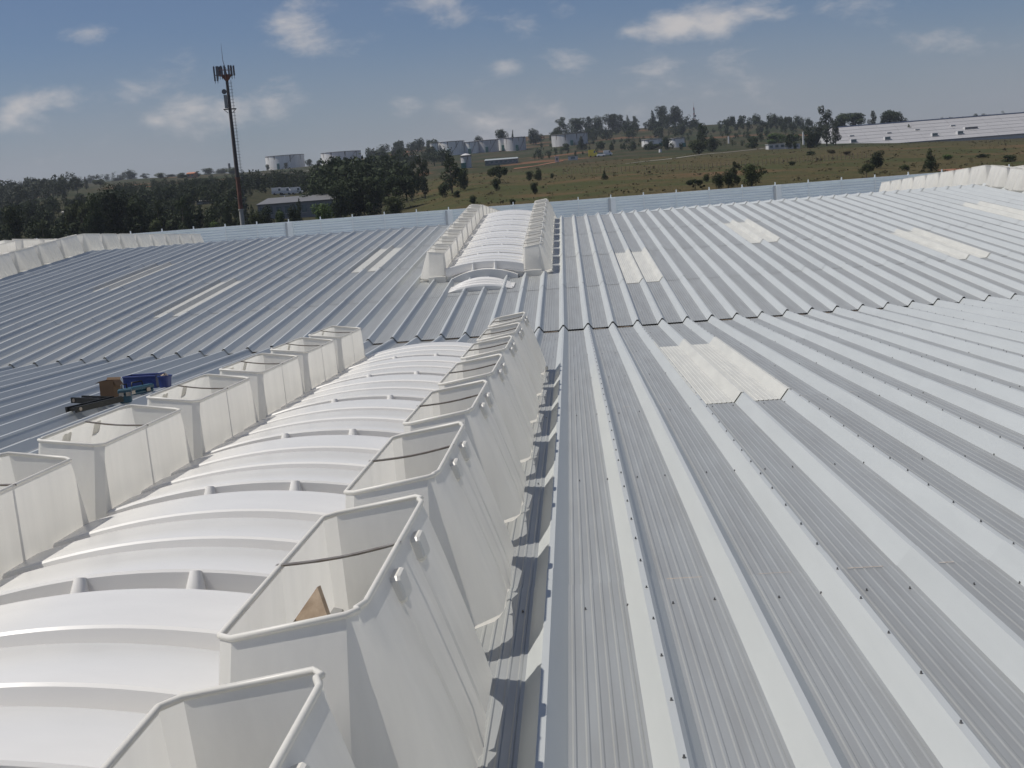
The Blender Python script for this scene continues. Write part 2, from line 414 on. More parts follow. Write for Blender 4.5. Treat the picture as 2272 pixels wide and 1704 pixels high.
def end_piece(root, ax, y, ang, flip, sx=1.0):
    """closing wall, flange and ribbed hood at the lower end of a ventilator (flip -1: the hood points to smaller y)"""
    base = roofz(y)
    M = Matrix.Translation((ax, y, base)) @ Matrix.Rotation(ang, 4, 'X') @ Matrix.Diagonal((sx, 1, 1, 1))
    def put(name, mb, mat, sm=None):
        o = mb.build(name, mat, None, sm); o.parent = root; o.matrix_local = Matrix.Translation(-root.location) @ M; return o
    ns = 20; S = [-1.0+2.0*k/ns for k in range(ns+1)]
    w = MB(); w.grid([[(s, flip*-.06, .0) for s in S], [(s, flip*-.06, arch_z(s)-.005) for s in S]])
    put('end_wall', w, frp_arch)
    fl = MB(); S2 = [-.84+1.68*k/ns for k in range(ns+1)]
    fl.grid([[(s, flip*-.05, .30-.20*(s/.84)**2) for s in S2], [(s, flip*.20, .30-.20*(s/.84)**2) for s in S2], [(s, flip*.20, .02) for s in S2]])
    put('end_flange', fl, frp_arch, 40)
    hd = MB(); rows = []
    prof = [(.2, .16, .64), (.45, .235, .69), (.50, .225, .69), (.53, .195, .695), (.66, .19, .70), (.68, .215, .70), (.74, .215, .705), (.76, .18, .71), (.95, .172, .72), (.97, .20, .72), (1.04, .20, .73), (1.06, .165, .74), (1.3, .155, .76), (1.33, .185, .765), (1.4, .18, .77), (1.42, .14, .77), (1.425, .12, .765)]
    for t, c, hw in prof: rows.append([((-1+2*k/14)*hw, flip*(t+.72), c-.75*c*(-1+2*k/14)**2) for k in range(15)])
    rows.append([(x, flip*2.12, -.005) for x, y_, z_ in rows[-1]])
    rows.insert(0, [(x, flip*.93, -.005) for x, y_, z_ in rows[0]])
    hd.grid(rows); put('end_hood', hd, frp_arch, 40)
    for s in (-1, 1): put('hood_skirt', MB().box(min(s*.66, s*.80), max(s*.66, s*.80), min(flip*1.22, flip*1.97), max(flip*1.22, flip*1.97), .0, .045), frp_arch)
    for s in (-.28, .28):
        st = MB(); st.tube([(s, flip*.02, .27), (s, flip*0, arch_z(s)-.02)], [.05, .03], 8); put('strut', st, frp_arch, 60)
    for sd2 in (1, -1):
        fo = MB(); fo.box(min(sd2*1.0, sd2*1.44), max(sd2*1.0, sd2*1.44), -.05, .05, .0, .17); put('foot_block', fo, frp_lip)
        f2 = MB(); f2.box(min(sd2*1.5, sd2*1.72), max(sd2*1.5, sd2*1.72), flip*-.35-.06, flip*-.35+.06, .0, .05); put('foot_block', f2, frp_lip)
def ventilator(ax, runs, label, lower_ends, detail, sx):
    root = empty('roof_ventilator', (ax, runs[0][0], roofz(runs[0][0])))
    tag(root, label, 'roof ventilator', 'white barrel ventilators on the metal roof')
    for y0, n, dirs in runs:
        for k in range(n): module(root, ax, y0+k*PM, dirs, detail, sx)
    for y, ang, flip in lower_ends: end_piece(root, ax, y, ang, flip, sx)
    return root
ventilator(-2.02, [(-3.08, 10, -1)], 'long white fibreglass ventilator with open hoppers filling the left foreground', [(17.62, -ANG, 1)], True, .94)
ventilator(-2.22, [(32.75, 8, 1), (RID+.1, 8, -1)], 'white ventilator in the middle of the far slope, small hood at its near end', [(32.75, ANG, -1)], True, 1.02)
ventilator(-20.6, [(32.75, 8, 1), (RID+.1, 8, -1)], 'white ventilator crossing the ridge at the left edge of the roof', [(32.75, ANG, -1)], False, 1.02)
ventilator(17.48, [(32.75, 8, 1), (RID+.1, 8, -1)], 'white ventilator crossing the ridge at the right edge of the roof', [(32.75, ANG, -1)], False, 1.02)
#BACKGROUND
# ------------------------------------------------------------------ parapet at the far edge of the roof
def parapet():
    y = END+.25; zb = roofz(END)-.35; zt = CZ-1.72
    root = tag(empty('parapet', (0, y, zb)), 'low blue-grey ribbed metal parapet along the far edge of the roof', 'parapet')
    h = zt-zb
    pw = 1.9
    panel = MB(); rows = []
    z = 0.0; n = 0
    prof = []
    while z < h-.12: prof += [(z, 0), (z+.055, 0), (z+.07, -.022), (z+.115, -.022), (z+.13, 0)]; z += .15
    prof = [p for p in prof if p[0] < h-.10] + [(h-.09, 0)]
    panel.grid([[(x, yy, zz) for x in (.02, pw-.02)] for zz, yy in prof])
    pm = panel.mesh('cladding_panel', parm)
    cap = MB(); cap.box(0, pw, -.06, .10, h-.09, h); cm = cap.mesh('coping', parm)
    post = MB(); post.box(-.025, .025, -.05, -.03, 0, h+.004); pom = post.mesh('batten', parpost)
    tip = MB(); tip.box(-.03, .03, -.02, .04, h, h+.16); tip.box(-.05, .05, -.04, .06, h+.002, h+.02); tm = tip.mesh('post_tip', parpost)
    jp = MB(); jp.box(-.16, .13, -.10, .10, 0, h-.03); jm = jp.mesh('joint_post', parpost)
    jg = MB(); jg.box(-.30, -.165, -.005, .08, 0, h-.05); gm = jg.mesh('joint_gap', galv_dark)
    x0 = 6.41-pw*25
    for k in range(50):
        x = x0+k*pw
        inst('cladding_panel', pm, root, (x, 0, 0)); inst('coping', cm, root, (x+.002*(k % 2), 0, .003*(k % 2)))
        inst('batten', pom, root, (x, 0, 0)); inst('post_tip', tm, root, (x, 0, 0))
    for x in (-35.3, -25.8, -16.3, -6.8, 2.75, 12.3, 21.9, 31.4): inst('joint_post', jm, root, (x, -.03, 0)); inst('joint_gap', gm, root, (x, -.07, 0))
parapet()

# ------------------------------------------------------------------ terrain
COLS = {0: [(565,200),(535,240),(490,340),(450,600),(430,900),(425,1300)],
 150: [(560,200),(530,240),(482,330),(440,450),(425,650),(415,900),(412,1300)],
 300: [(550,200),(505,270),(445,380),(412,600),(402,700),(398,900),(400,1300)],
 500: [(535,200),(482,270),(430,360),(410,520),(392,700),(385,850),(388,1300)],
 625: [(525,200),(472,290),(430,380),(400,600),(380,850),(376,920),(380,1300)],
 760: [(515,200),(462,290),(420,400),(390,600),(370,850),(362,920),(366,1300)],
 900: [(490,190),(450,255),(415,380),(385,520),(360,700),(345,850),(330,1000),(332,1300)],
 1030: [(462,180),(440,210),(415,270),(385,400),(365,560),(350,760),(343,820),(318,1000),(325,1300)],
 1150: [(452,180),(430,215),(405,270),(380,380),(360,520),(345,700),(335,820),(305,1000),(312,1300)],
 1265: [(446,180),(420,215),(398,260),(385,300),(368,380),(345,560),(322,820),(296,1000),(300,1300)],
 1400: [(435,180),(405,220),(385,265),(372,310),(352,420),(335,560),(315,760),(285,980),(290,1300)],
 1550: [(424,180),(395,220),(375,270),(355,340),(340,430),(325,560),(300,800),(276,950),(282,1300)],
 1700: [(414,180),(385,220),(365,270),(345,340),(332,420),(318,520),(295,750),(275,900),(280,1300)],
 1860: [(402,180),(375,220),(355,270),(338,340),(326,420),(315,500),(300,700),(285,900),(285,1300)],
 2050: [(390,180),(368,220),(350,270),(330,340),(318,420),(312,480),(300,700),(282,900),(275,1300)],
 2272: [(380,180),(362,210),(345,260),(325,330),(310,420),(306,480),(295,700),(275,900),(262,1300)]}
LD = np.linspace(math.log(180), math.log(1300), 60)
azs = []; tab = []
for u, pts in COLS.items():
    d = [math.log(p[1]) for p in pts]; t = [ray(u, p[0]).z for p in pts]
    azs.append(ray(u, 380).x); tab.append(np.interp(LD, d, t))
azs = np.array(azs); tab = np.array(tab)
for _ in range(3):                                    # smooth along the distance
    tab[:, 1:-1] = (tab[:, :-2]+2*tab[:, 1:-1]+tab[:, 2:])/4
from mathutils import noise as mnoise
def terrain(x, y):
    yy = min(max(y, 180), 1300); a = min(max(x/max(y, 60), azs[0]), azs[-1])
    i = min(max(int(np.searchsorted(azs, a))-1, 0), len(azs)-2); fx = (a-azs[i])/(azs[i+1]-azs[i]); fx = fx*fx*(3-2*fx)*.5+fx*.5
    l = (math.log(yy)-LD[0])/(LD[-1]-LD[0])*59; j = min(int(l), 58); fy = l-j
    t = (tab[i, j]*(1-fy)+tab[i, j+1]*fy)*(1-fx)+(tab[i+1, j]*(1-fy)+tab[i+1, j+1]*fy)*fx
    z = t*yy
    if y < 180: k = min(max((y-105)/75, 0), 1); k = k*k*(3-2*k); z = -11.0*(1-k)+z*k
    z += mnoise.noise(Vector((x/45, y/45, 0)))*.0016*yy*min(1, max(0, (y-180)/60)) if y > 180 else 0
    return z+CZ
def hit(u, v, y0=150, y1=1600):
    """where the line of sight through (u, v) meets the ground"""
    d = ray(u, v); y = y0; st = 1.01; last = y0
    while y < y1:
        if d.z*y+CZ <= terrain(d.x*y, y):
            lo, hi = y/st, y
            for _ in range(12):
                mid = (lo+hi)/2
                if d.z*mid+CZ <= terrain(d.x*mid, mid): hi = mid
                else: lo = mid
            return Vector((d.x*hi, hi, terrain(d.x*hi, hi)))
        y *= st
    y = 950; return Vector((d.x*y, y, terrain(d.x*y, y)))
def ground_at(u, y):
    d = ray(u, 400); return Vector((d.x*y, y, terrain(d.x*y, y)))

def ground_material():
    m = bpy.data.materials.new('field_grass'); m.use_nodes = True; nt = m.node_tree; b = nt.nodes['Principled BSDF']
    g = nt.nodes.new('ShaderNodeNewGeometry'); p = g.outputs['Position']
    def noise(sc, det=5, ro=.6, st=None):
        n = N(nt, 'ShaderNodeTexNoise', i_Scale=sc, i_Detail=float(det), i_Roughness=ro)
        if st:
            mp = nt.nodes.new('ShaderNodeMapping'); mp.inputs['Scale'].default_value = st; L(nt, p, mp.inputs[0]); L(nt, mp.outputs[0], n.inputs['Vector'])
        else: L(nt, p, n.inputs['Vector'])
        return n.outputs[0]
    def rng(x, a, b_):
        r = N(nt, 'ShaderNodeMapRange', interpolation_type='SMOOTHSTEP'); L(nt, x, r.inputs[0]); r.inputs[1].default_value = a; r.inputs[2].default_value = b_; return r.outputs[0]
    fine = noise(.45, 6, .7); mid = noise(.05, 4); big = noise(.012, 3); vfine = noise(1.6, 4, .75, (1, .35, 1))
    c = mixc(nt, rng(fine, .35, .65), (.062, .050, .022), (.100, .079, .037))
    c = mixc(nt, rng(mid, .40, .62), c, (.055, .060, .022))
    c = mixc(nt, math_n(nt, 'MULTIPLY', rng(vfine, .48, .66), .55), c, (.030, .034, .014))
    c = mixc(nt, math_n(nt, 'MULTIPLY', rng(big, .53, .64), .75), c, (.14, .080, .045))
    # green and dark on the hill
    sep = nt.nodes.new('ShaderNodeSeparateXYZ'); L(nt, p, sep.inputs[0])
    farm = rng(math_n(nt, 'ADD', sep.outputs[1], math_n(nt, 'MULTIPLY', big, 160.0)), 420, 560)
    hill = mixc(nt, rng(noise(.035, 5), .42, .6), (.028, .036, .015), (.056, .048, .027))
    hill = mixc(nt, rng(noise(.02, 3), .58, .66), hill, (.15, .075, .042))
    c = mixc(nt, farm, c, hill)
    dv = math_n(nt, 'DIVIDE', sep.outputs[0], math_n(nt, 'MAXIMUM', sep.outputs[1], 50.0))
    under = math_n(nt, 'MULTIPLY', rng(math_n(nt, 'ADD', math_n(nt, 'MULTIPLY', dv, -1.0), math_n(nt, 'MULTIPLY', mid, .06)), .135, .175), math_n(nt, 'SUBTRACT', 1.0, rng(sep.outputs[1], 420, 520)))
    c = mixc(nt, under, c, mixc(nt, rng(fine, .4, .6), (.026, .030, .014), (.055, .050, .026)))     # undergrowth of the left woods
    L(nt, c, b.inputs['Base Color']); b.inputs['Roughness'].default_value = .95; b.inputs['Specular IOR Level'].default_value = .1
    bp = nt.nodes.new('ShaderNodeBump'); bp.inputs['Strength'].default_value = .8; bp.inputs['Distance'].default_value = .5; L(nt, fine, bp.inputs['Height']); L(nt, bp.outputs[0], b.inputs['Normal'])
    return m
GM = ground_material()
gd = MB(); ys = list(np.concatenate([np.linspace(-320, 100, 10), np.linspace(110, 180, 14), np.exp(np.linspace(math.log(184), math.log(1400), 120)), [1600, 1900, 2250]]))
for_rows = []
for y in ys:
    w = max(abs(y), 300)
    if y < 180: xs = np.linspace(-900, 900, 150)
    else: xs = np.concatenate([np.linspace(-max(900, y*1.2), y*-.5, 12)[:-1], np.linspace(-.5*y, .5*y, 126), np.linspace(.5*y, max(900, y*1.2), 13)[1:]])
    xs = np.asarray(xs)
    if len(xs) != 149: xs = np.interp(np.linspace(0, 1, 149), np.linspace(0, 1, len(xs)), xs)
    for_rows.append([(float(x), float(y), terrain(float(x), float(y))) for x in xs])
gd.grid(for_rows)
tag(gd.build('ground', GM, None, 80), kind='structure')

# far blue hills on the left horizon
hm = pmat('far_hill', (.05, .07, .045), .95, 0, .2, .01)
hl = MB(); rows = []
for k in range(13):
    y = 1640+k*45; row = []
    for i in range(41):
        x = -1100+i*34
        z = terrain(x, 1300)-30+(48*math.exp(-((x+700)/200)**2)+24*math.exp(-((x+310)/190)**2)+9*mnoise.noise(Vector((x/120, y/120, 3))))*math.sin(math.pi*k/12)
        row.append((x, y, z))
    rows.append(row)
hl.grid(rows); tag(hl.build('hills', hm, None, 80), kind='structure')

# ------------------------------------------------------------------ trees
def leafmat(name, c1, c2, tr=.18):
    m = pmat(name, c1, .75, 0, .2, 1.3, 0, (1,1,1), .22, col2=c2, spec=.2, trans=tr); return m
LEAF = {'dark': leafmat('leaves_dark', (.050, .068, .026), (.020, .030, .014)), 'olive': leafmat('leaves_olive', (.085, .10, .038), (.038, .050, .022)),
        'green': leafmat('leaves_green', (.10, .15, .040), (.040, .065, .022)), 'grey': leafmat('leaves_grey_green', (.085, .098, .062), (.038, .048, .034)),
        'scrub': leafmat('leaves_scrub', (.105, .088, .042), (.065, .058, .028))}
BARK = pmat('bark', (.13, .105, .08), .9, 0, .25, 3, .3, (2, 2, .5))
def crown_points(kind, rnd, n):
    lobes = []
    if kind == 'round':
        for _ in range(14):
            a = rnd.uniform(0, 6.28); r = rnd.uniform(0, .26); lobes.append((r*math.cos(a), r*math.sin(a), rnd.uniform(.22, .80), rnd.uniform(.15, .25), 1))
    elif kind == 'tall':
        for k in range(13):
            z = .20+.72*k/12; a = rnd.uniform(0, 6.28); r = rnd.uniform(.08, .30)*(1.15-abs(z-.55)); lobes.append((r*math.cos(a), r*math.sin(a), z, rnd.uniform(.12, .20)*(1.2-.5*z), .75))
    elif kind == 'cone':
        for k in range(14):
            z = .12+.80*k/13; rr = .40*(1-z)**.75+.03; a = rnd.uniform(0, 6.28); r = rnd.uniform(.2, .65)*rr; lobes.append((r*math.cos(a), r*math.sin(a), z, max(.07, rr*.62), .9))
    elif kind == 'dome':
        for _ in range(13):
            a = rnd.uniform(0, 6.28); r = math.sqrt(rnd.random())*.36; lobes.append((r*math.cos(a), r*math.sin(a), rnd.choice((.22,.30,.36))+.46*math.sqrt(max(0, 1-(r/.40)**2))*rnd.uniform(.6, 1), rnd.uniform(.13, .2), .85))
    else:
        for _ in range(8):
            a = rnd.uniform(0, 6.28); r = rnd.uniform(0, .3); lobes.append((r*math.cos(a), r*math.sin(a), rnd.uniform(.2, .7), rnd.uniform(.15, .26), 1.1))
    tot = sum(l[3]**2 for l in lobes); out = []
    for l in lobes:
        for _ in range(int(n*l[3]**2/tot)):
            d = Vector((rnd.gauss(0, 1), rnd.gauss(0, 1), rnd.gauss(0, 1))).normalized(); k = rnd.uniform(.35, 1)**.5
            out.append((Vector((l[0], l[1], l[2]))+Vector((d.x, d.y, d.z*l[4]))*l[3]*k, d))
    return out, lobes
def add_leaf(mb, p, d, s, rnd, sx=1, sz=1):
    u = Vector((rnd.gauss(0, 1), rnd.gauss(0, 1), rnd.gauss(0, .7)))+d*.3; n = (d+u*.7).normalized(); t = n.cross(Vector((rnd.gauss(0, 1), rnd.gauss(0, 1), rnd.gauss(0, 1)))).normalized(); b = n.cross(t)
    P_ = [p+t*s*rnd.uniform(.7, 1.2), p+b*s*rnd.uniform(.5, .9), p-t*s*rnd.uniform(.7, 1.2), p-b*s*rnd.uniform(.5, .9)]
    mb.add([(q.x*sx, q.y*sx, q.z*sz) for q in P_], [(0,1,2,3)])
KIND_N = {'round': (3000, .026), 'tall': (2300, .022), 'cone': (2400, .024), 'dome': (2800, .026), 'bush': (1500, .036)}
CROWN = {}
def crown(kind, seed, leaf):
    key = (kind, seed, leaf)
    if key in CROWN: return CROWN[key]
    rnd = random.Random(seed*17+len(kind)); n, s = KIND_N[kind]
    pts, lobes = crown_points(kind, rnd, n); mb = MB()
    for p, d in pts: add_leaf(mb, p, d, s*rnd.uniform(.7, 1.35), rnd)
    me = mb.mesh('crown', LEAF[leaf])
    tr = MB()
    top = max(l[2] for l in lobes)*.85
    lean = rnd.uniform(-.03, .03)
    tr.tube([(0, 0, -.03), (lean*.3, 0, top*.3), (lean, .01, top*.65), (lean*1.2, .01, top)], [.030, .022, .015, .005], 7)
    for l in sorted(lobes, key=lambda q: q[2])[:8]:
        b = Vector((lean*.6, 0, min(top*.55, l[2]*.62))); e = Vector((l[0], l[1], l[2]))
        tr.tube([b, b.lerp(e, .55)+Vector((0, 0, .015)), e], [.013, .009, .004], 5)
    CROWN[key] = (me, tr.mesh('trunk', BARK, 60)); return CROWN[key]
def tree(u, v, hpx, wpx, kind, leaf, label, dist=None, group=None, seed=None, name=None, cat='tree'):
    p = ground_at(u, dist) if dist else hit(u, v)
    if dist: hpx = max(hpx, 4)
    k = p.y/F_PX
    if dist:                                       # foot hidden: keep the top where it shows
        top = at(u, v-hpx, dist).z; h = max(top-p.z, 1)
    else: h = hpx*k
    w = wpx*k*1.12
    sd_ = seed if seed is not None else (int(u*7+v) % 3)
    nm = name or {'bush': 'shrub', 'cone': 'conifer_tree'}.get(kind, 'tree')
    root = empty(nm, p, random.uniform(0, 6.28)); root.scale = (w/.86, w/.86, h/.96)
    tag(root, label, cat if kind != 'bush' else 'shrub', group)
    c, t = crown(kind, sd_, leaf)
    inst('crown', c, root); inst('trunk', t, root)
    return root
z4b = lambda a, b: (1240+.2532*a, 210+.2532*b)
z5b = lambda a, b: (1700+.2586*a, 210+.2586*b)
z1b = lambda a, b: (540+.3165*a, 280+.3165*b)
z3b = lambda a, b: (.2532*a, 370+.2532*b)
def T(f, a, b, h, w, kind, leaf, label, **kw):
    s = {z4b: .2532, z5b: .2586, z1b: .3165, z3b: .2532}[f]; u, v = f(a, b); return tree(u, v, h*s, w*s, kind, leaf, label, **kw)
GF = 'trees on the open field'; GC = 'trees along the hill crest'; GM_ = 'trees on the middle slope'; GW = 'dark trees beyond the left of the roof'
T(z4b, 400, 745, 80, 62, 'cone', 'dark', 'small lone conifer on the brown field above the middle ventilator', group=GF)
T(z4b, 1195, 830, 105, 115, 'dome', 'dark', 'leftmost spreading tree of the clump just behind the parapet', group=GF, seed=1)
T(z4b, 1288, 765, 75, 70, 'round', 'olive', 'thin pale sapling left of the dense clump behind the parapet', group=GF)
T(z4b, 1400, 825, 130, 100, 'round', 'dark', 'narrow dark tree in the clump, second from its left', group=GF)
T(z4b, 1490, 820, 155, 110, 'round', 'dark', 'dark tree in the middle of the clump behind the parapet', group=GF, seed=0)
T(z4b, 1562, 800, 205, 115, 'tall', 'dark', 'tallest tree of the clump behind the parapet', group=GF, seed=2)
T(z4b, 1690, 805, 195, 190, 'round', 'olive', 'broad tree at the right end of the clump behind the parapet', group=GF, seed=1)
T(z4b, 1805, 690, 32, 52, 'bush', 'dark', 'tiny round shrub right of the tree clump on the field', group=GF)
T(z4b, 2045, 622, 42, 78, 'bush', 'dark', 'low dark shrub alone in mid field', group=GF)
T(z5b, 860, 712, 140, 112, 'dome', 'olive', 'loose tree at the parapet left of the right ventilator', group=GF)
T(z5b, 945, 632, 150, 135, 'round', 'dark', 'dense dark tree on the field with bare ground in front', group=GF, seed=2)
T(z5b, 1412, 660, 190, 140, 'cone', 'dark', 'dark conical tree beside the red bare earth', group=GF, seed=1)
T(z5b, 1190, 652, 65, 85, 'bush', 'olive', 'olive bush between the two dark trees on the field', group=GF)
T(z5b, 2070, 578, 62, 130, 'bush', 'dark', 'wide dark bush on the right of the field', group=GF, seed=1)
T(z5b, 1850, 545, 45, 120, 'bush', 'olive', 'low olive bush on the right field slope', group=GF, seed=2)
T(z5b, 1560, 560, 50, 110, 'bush', 'green', 'green bush right of the conical tree on the field', group=GF, seed=0)
T(z5b, 690, 520, 40, 90, 'bush', 'scrub', 'brownish shrub in the middle of the right field', group=GF, seed=0)
T(z5b, 370, 520, 36, 90, 'bush', 'dark', 'low dark shrub below the tall eucalyptus', group=GF, seed=1)
T(z5b, 560, 505, 40, 90, 'bush', 'scrub', 'rough shrub on the slope before the white warehouse', group=GF, seed=2)
T(z5b, 1230, 408, 148, 85, 'cone', 'grey', 'pointed conifer in front of the white warehouse', seed=0)
T(z5b, 1300, 402, 52, 62, 'bush', 'dark', 'small bush beside the pointed conifer at the warehouse')
T(z5b, 520, 440, 315, 175, 'tall', 'grey', 'tall open eucalyptus at the left end of the white warehouse', seed=0)
T(z5b, 598, 440, 200, 120, 'tall', 'grey', 'sparse eucalyptus right of the tall one at the warehouse', seed=1)
T(z5b, 365, 458, 178, 150, 'cone', 'dark', 'dense dark conifer by the low white wall', seed=2)
T(z5b, 432, 445, 125, 90, 'round', 'dark', 'dark round tree between conifer and tall eucalyptus', seed=0)
T(z5b, 195, 468, 120, 78, 'tall', 'dark', 'slender tree before the low white wall', seed=2)
T(z5b, 246, 470, 62, 40, 'round', 'dark', 'little tree in the gap of the low white wall')
T(z5b, 755, 255, 155, 235, 'dome', 'dark', 'wide domed tree on the skyline above the warehouse', dist=640, seed=0)
T(z5b, 930, 240, 95, 95, 'tall', 'grey', 'small tree right of the domed one on the skyline', dist=640)
T(z5b, 1105, 230, 148, 190, 'dome', 'dark', 'leaning domed tree on the skyline over the warehouse roof', dist=640, seed=2)
for k, (a, b, h, w, kd) in enumerate([(40,335,132,112,'tall'),(190,335,135,135,'round'),(300,290,98,80,'tall'),(375,295,108,100,'round'),(500,305,142,122,'round'),(572,295,120,82,'tall'),(632,280,105,46,'cone'),(690,282,92,72,'tall')]):
    T(z4b, a, b, h, w*1.35, kd, 'dark', 'skyline tree %s of the row left of the twin big trees' % ['at the left end','second from the left','third from the left','fourth from the left','fifth, the tallest,','sixth from the left','seventh, the thinnest,','at the right end'][k], dist=960, group=GC, seed=k % 3)
T(z4b, 855, 282, 148, 82, 'cone', 'dark', 'pointed left tree of the big dark skyline group', dist=940, group=GC)
T(z4b, 935, 282, 190, 115, 'round', 'dark', 'middle tree of the big dark skyline group', dist=940, group=GC, seed=1)
T(z4b, 1045, 285, 198, 165, 'round', 'dark', 'broad right tree of the big dark skyline group beside the mast', dist=940, group=GC, seed=2)
T(z4b, 200, 485, 118, 95, 'cone', 'dark', 'dark conifer in front of the rightmost storage tank', group=GM_)
T(z4b, 60, 490, 65, 90, 'bush', 'dark', 'bush below the rightmost storage tank', group=GM_, seed=1)
T(z4b, 368, 485, 82, 62, 'round', 'dark', 'small round tree on the slope right of the storage tank', group=GM_)
T(z4b, 462, 488, 78, 66, 'cone', 'dark', 'small cone-shaped tree on the slope left of the low white tanks', group=GM_)
T(z4b, 655, 485, 78, 62, 'round', 'dark', 'round tree just left of the low white tanks', group=GM_, seed=2)
T(z4b, 945, 485, 112, 82, 'round', 'dark', 'dark tree standing between the two low white tanks', group=GM_, seed=0)
T(z4b, 1255, 500, 230, 155, 'tall', 'dark', 'tall loose tree right of the low white tanks', group=GM_, seed=1)
T(z4b, 1230, 525, 140, 190, 'bush', 'olive', 'big bush mass at the foot of the tall loose tree', group=GM_, seed=0)
T(z4b, 1350, 500, 120, 110, 'round', 'dark', 'round tree leaning on the tall loose tree', group=GM_, seed=1)
T(z4b, 1690, 470, 110, 125, 'bush', 'dark', 'dark bush on the slope below the scrubby crest', group=GM_)
T(z4b, 1880, 430, 95, 190, 'bush', 'green', 'bright green shrubs below the scrubby crest', group=GM_, seed=1)
T(z4b, 2060, 415, 85, 130, 'bush', 'green', 'bright green shrub near the dark conifer', group=GM_, seed=2)
T(z4b, 820, 480, 60, 200, 'bush', 'dark', 'dark hedge-like bush before the low white tank', group=GM_, seed=2)
T(z1b, 1275, 505, 280, 130, 'tall', 'dark', 'tall narrow eucalyptus at the edge of the dark wood', group=GM_, seed=0)
T(z1b, 1465, 470, 265, 165, 'tall', 'dark', 'tall broad eucalyptus beside the slim grey tank', group=GM_, seed=2)
T(z1b, 1545, 445, 150, 95, 'round', 'dark', 'rounded tree right of the broad eucalyptus', group=GM_, seed=1)
T(z1b, 1400, 500, 110, 100, 'bush', 'dark', 'dark bush under the broad eucalyptus', group=GM_, seed=0)
T(z1b, 1800, 405, 150, 125, 'dome', 'dark', 'dark spreading tree on the slope before the long shed', group=GM_, seed=1)
T(z1b, 1775, 455, 90, 60, 'round', 'dark', 'lower small tree under the spreading tree by the shed', group=GM_)
T(z1b, 2008, 382, 66, 62, 'round', 'dark', 'left one of two small round trees on the slope', group=GM_)
T(z1b, 2066, 385, 84, 62, 'round', 'dark', 'right one of two small round trees on the slope', group=GM_, seed=2)
T(z1b, 2042, 475, 80, 62, 'round', 'dark', 'single small round tree lower on the brown slope', group=GM_, seed=1)
T(z1b, 2165, 368, 38, 30, 'round', 'dark', 'tiny tree right of the two small round trees', group=GM_)
T(z1b, 1505, 500, 50, 55, 'bush', 'dark', 'dark shrub at the left foot of the brown field', group=GM_)
T(z1b, 1612, 548, 62, 62, 'round', 'dark', 'small dark tree peeking over the left hoppers of the middle ventilator', group=GM_, seed=0)
T(z1b, 1890, 555, 50, 62, 'bush', 'dark', 'dark shrub just above the middle ventilator arch', group=GM_, seed=0)
T(z1b, 462, 272, 52, 52, 'round', 'dark', 'round tree between the two wide storage tanks', group=GM_, seed=1)
T(z1b, 530, 264, 38, 40, 'round', 'olive', 'small tree at the left foot of the second wide tank', group=GM_)
T(z1b, 170, 296, 44, 32, 'round', 'olive', 'small tree before the left wide tank', group=GM_)
T(z1b, 300, 294, 42, 28, 'round', 'olive', 'thin small tree at the right of the left wide tank', group=GM_, seed=1)
T(z1b, 1830, 90, 72, 92, 'round', 'dark', 'tree rising behind the pale tank pair', dist=880, group=GC, seed=1)
T(z1b, 1912, 85, 62, 36, 'cone', 'dark', 'narrow tree rising behind the pale tank pair', dist=880, group=GC)
T(z1b, 2070, 100, 90, 112, 'round', 'dark', 'broad tree left of the rightmost storage tank', dist=880, group=GC, seed=2)
T(z1b, 1670, 100, 34, 60, 'round', 'dark', 'treetop showing over the dim middle tank', dist=880, group=GC)
T(z1b, 870, 215, 40, 30, 'round', 'dark', 'little tree on the bank right of the second wide tank', group=GM_)
T(z1b, 960, 235, 66, 110, 'bush', 'dark', 'bushy tree on the bank right of the second wide tank', group=GM_, seed=1)
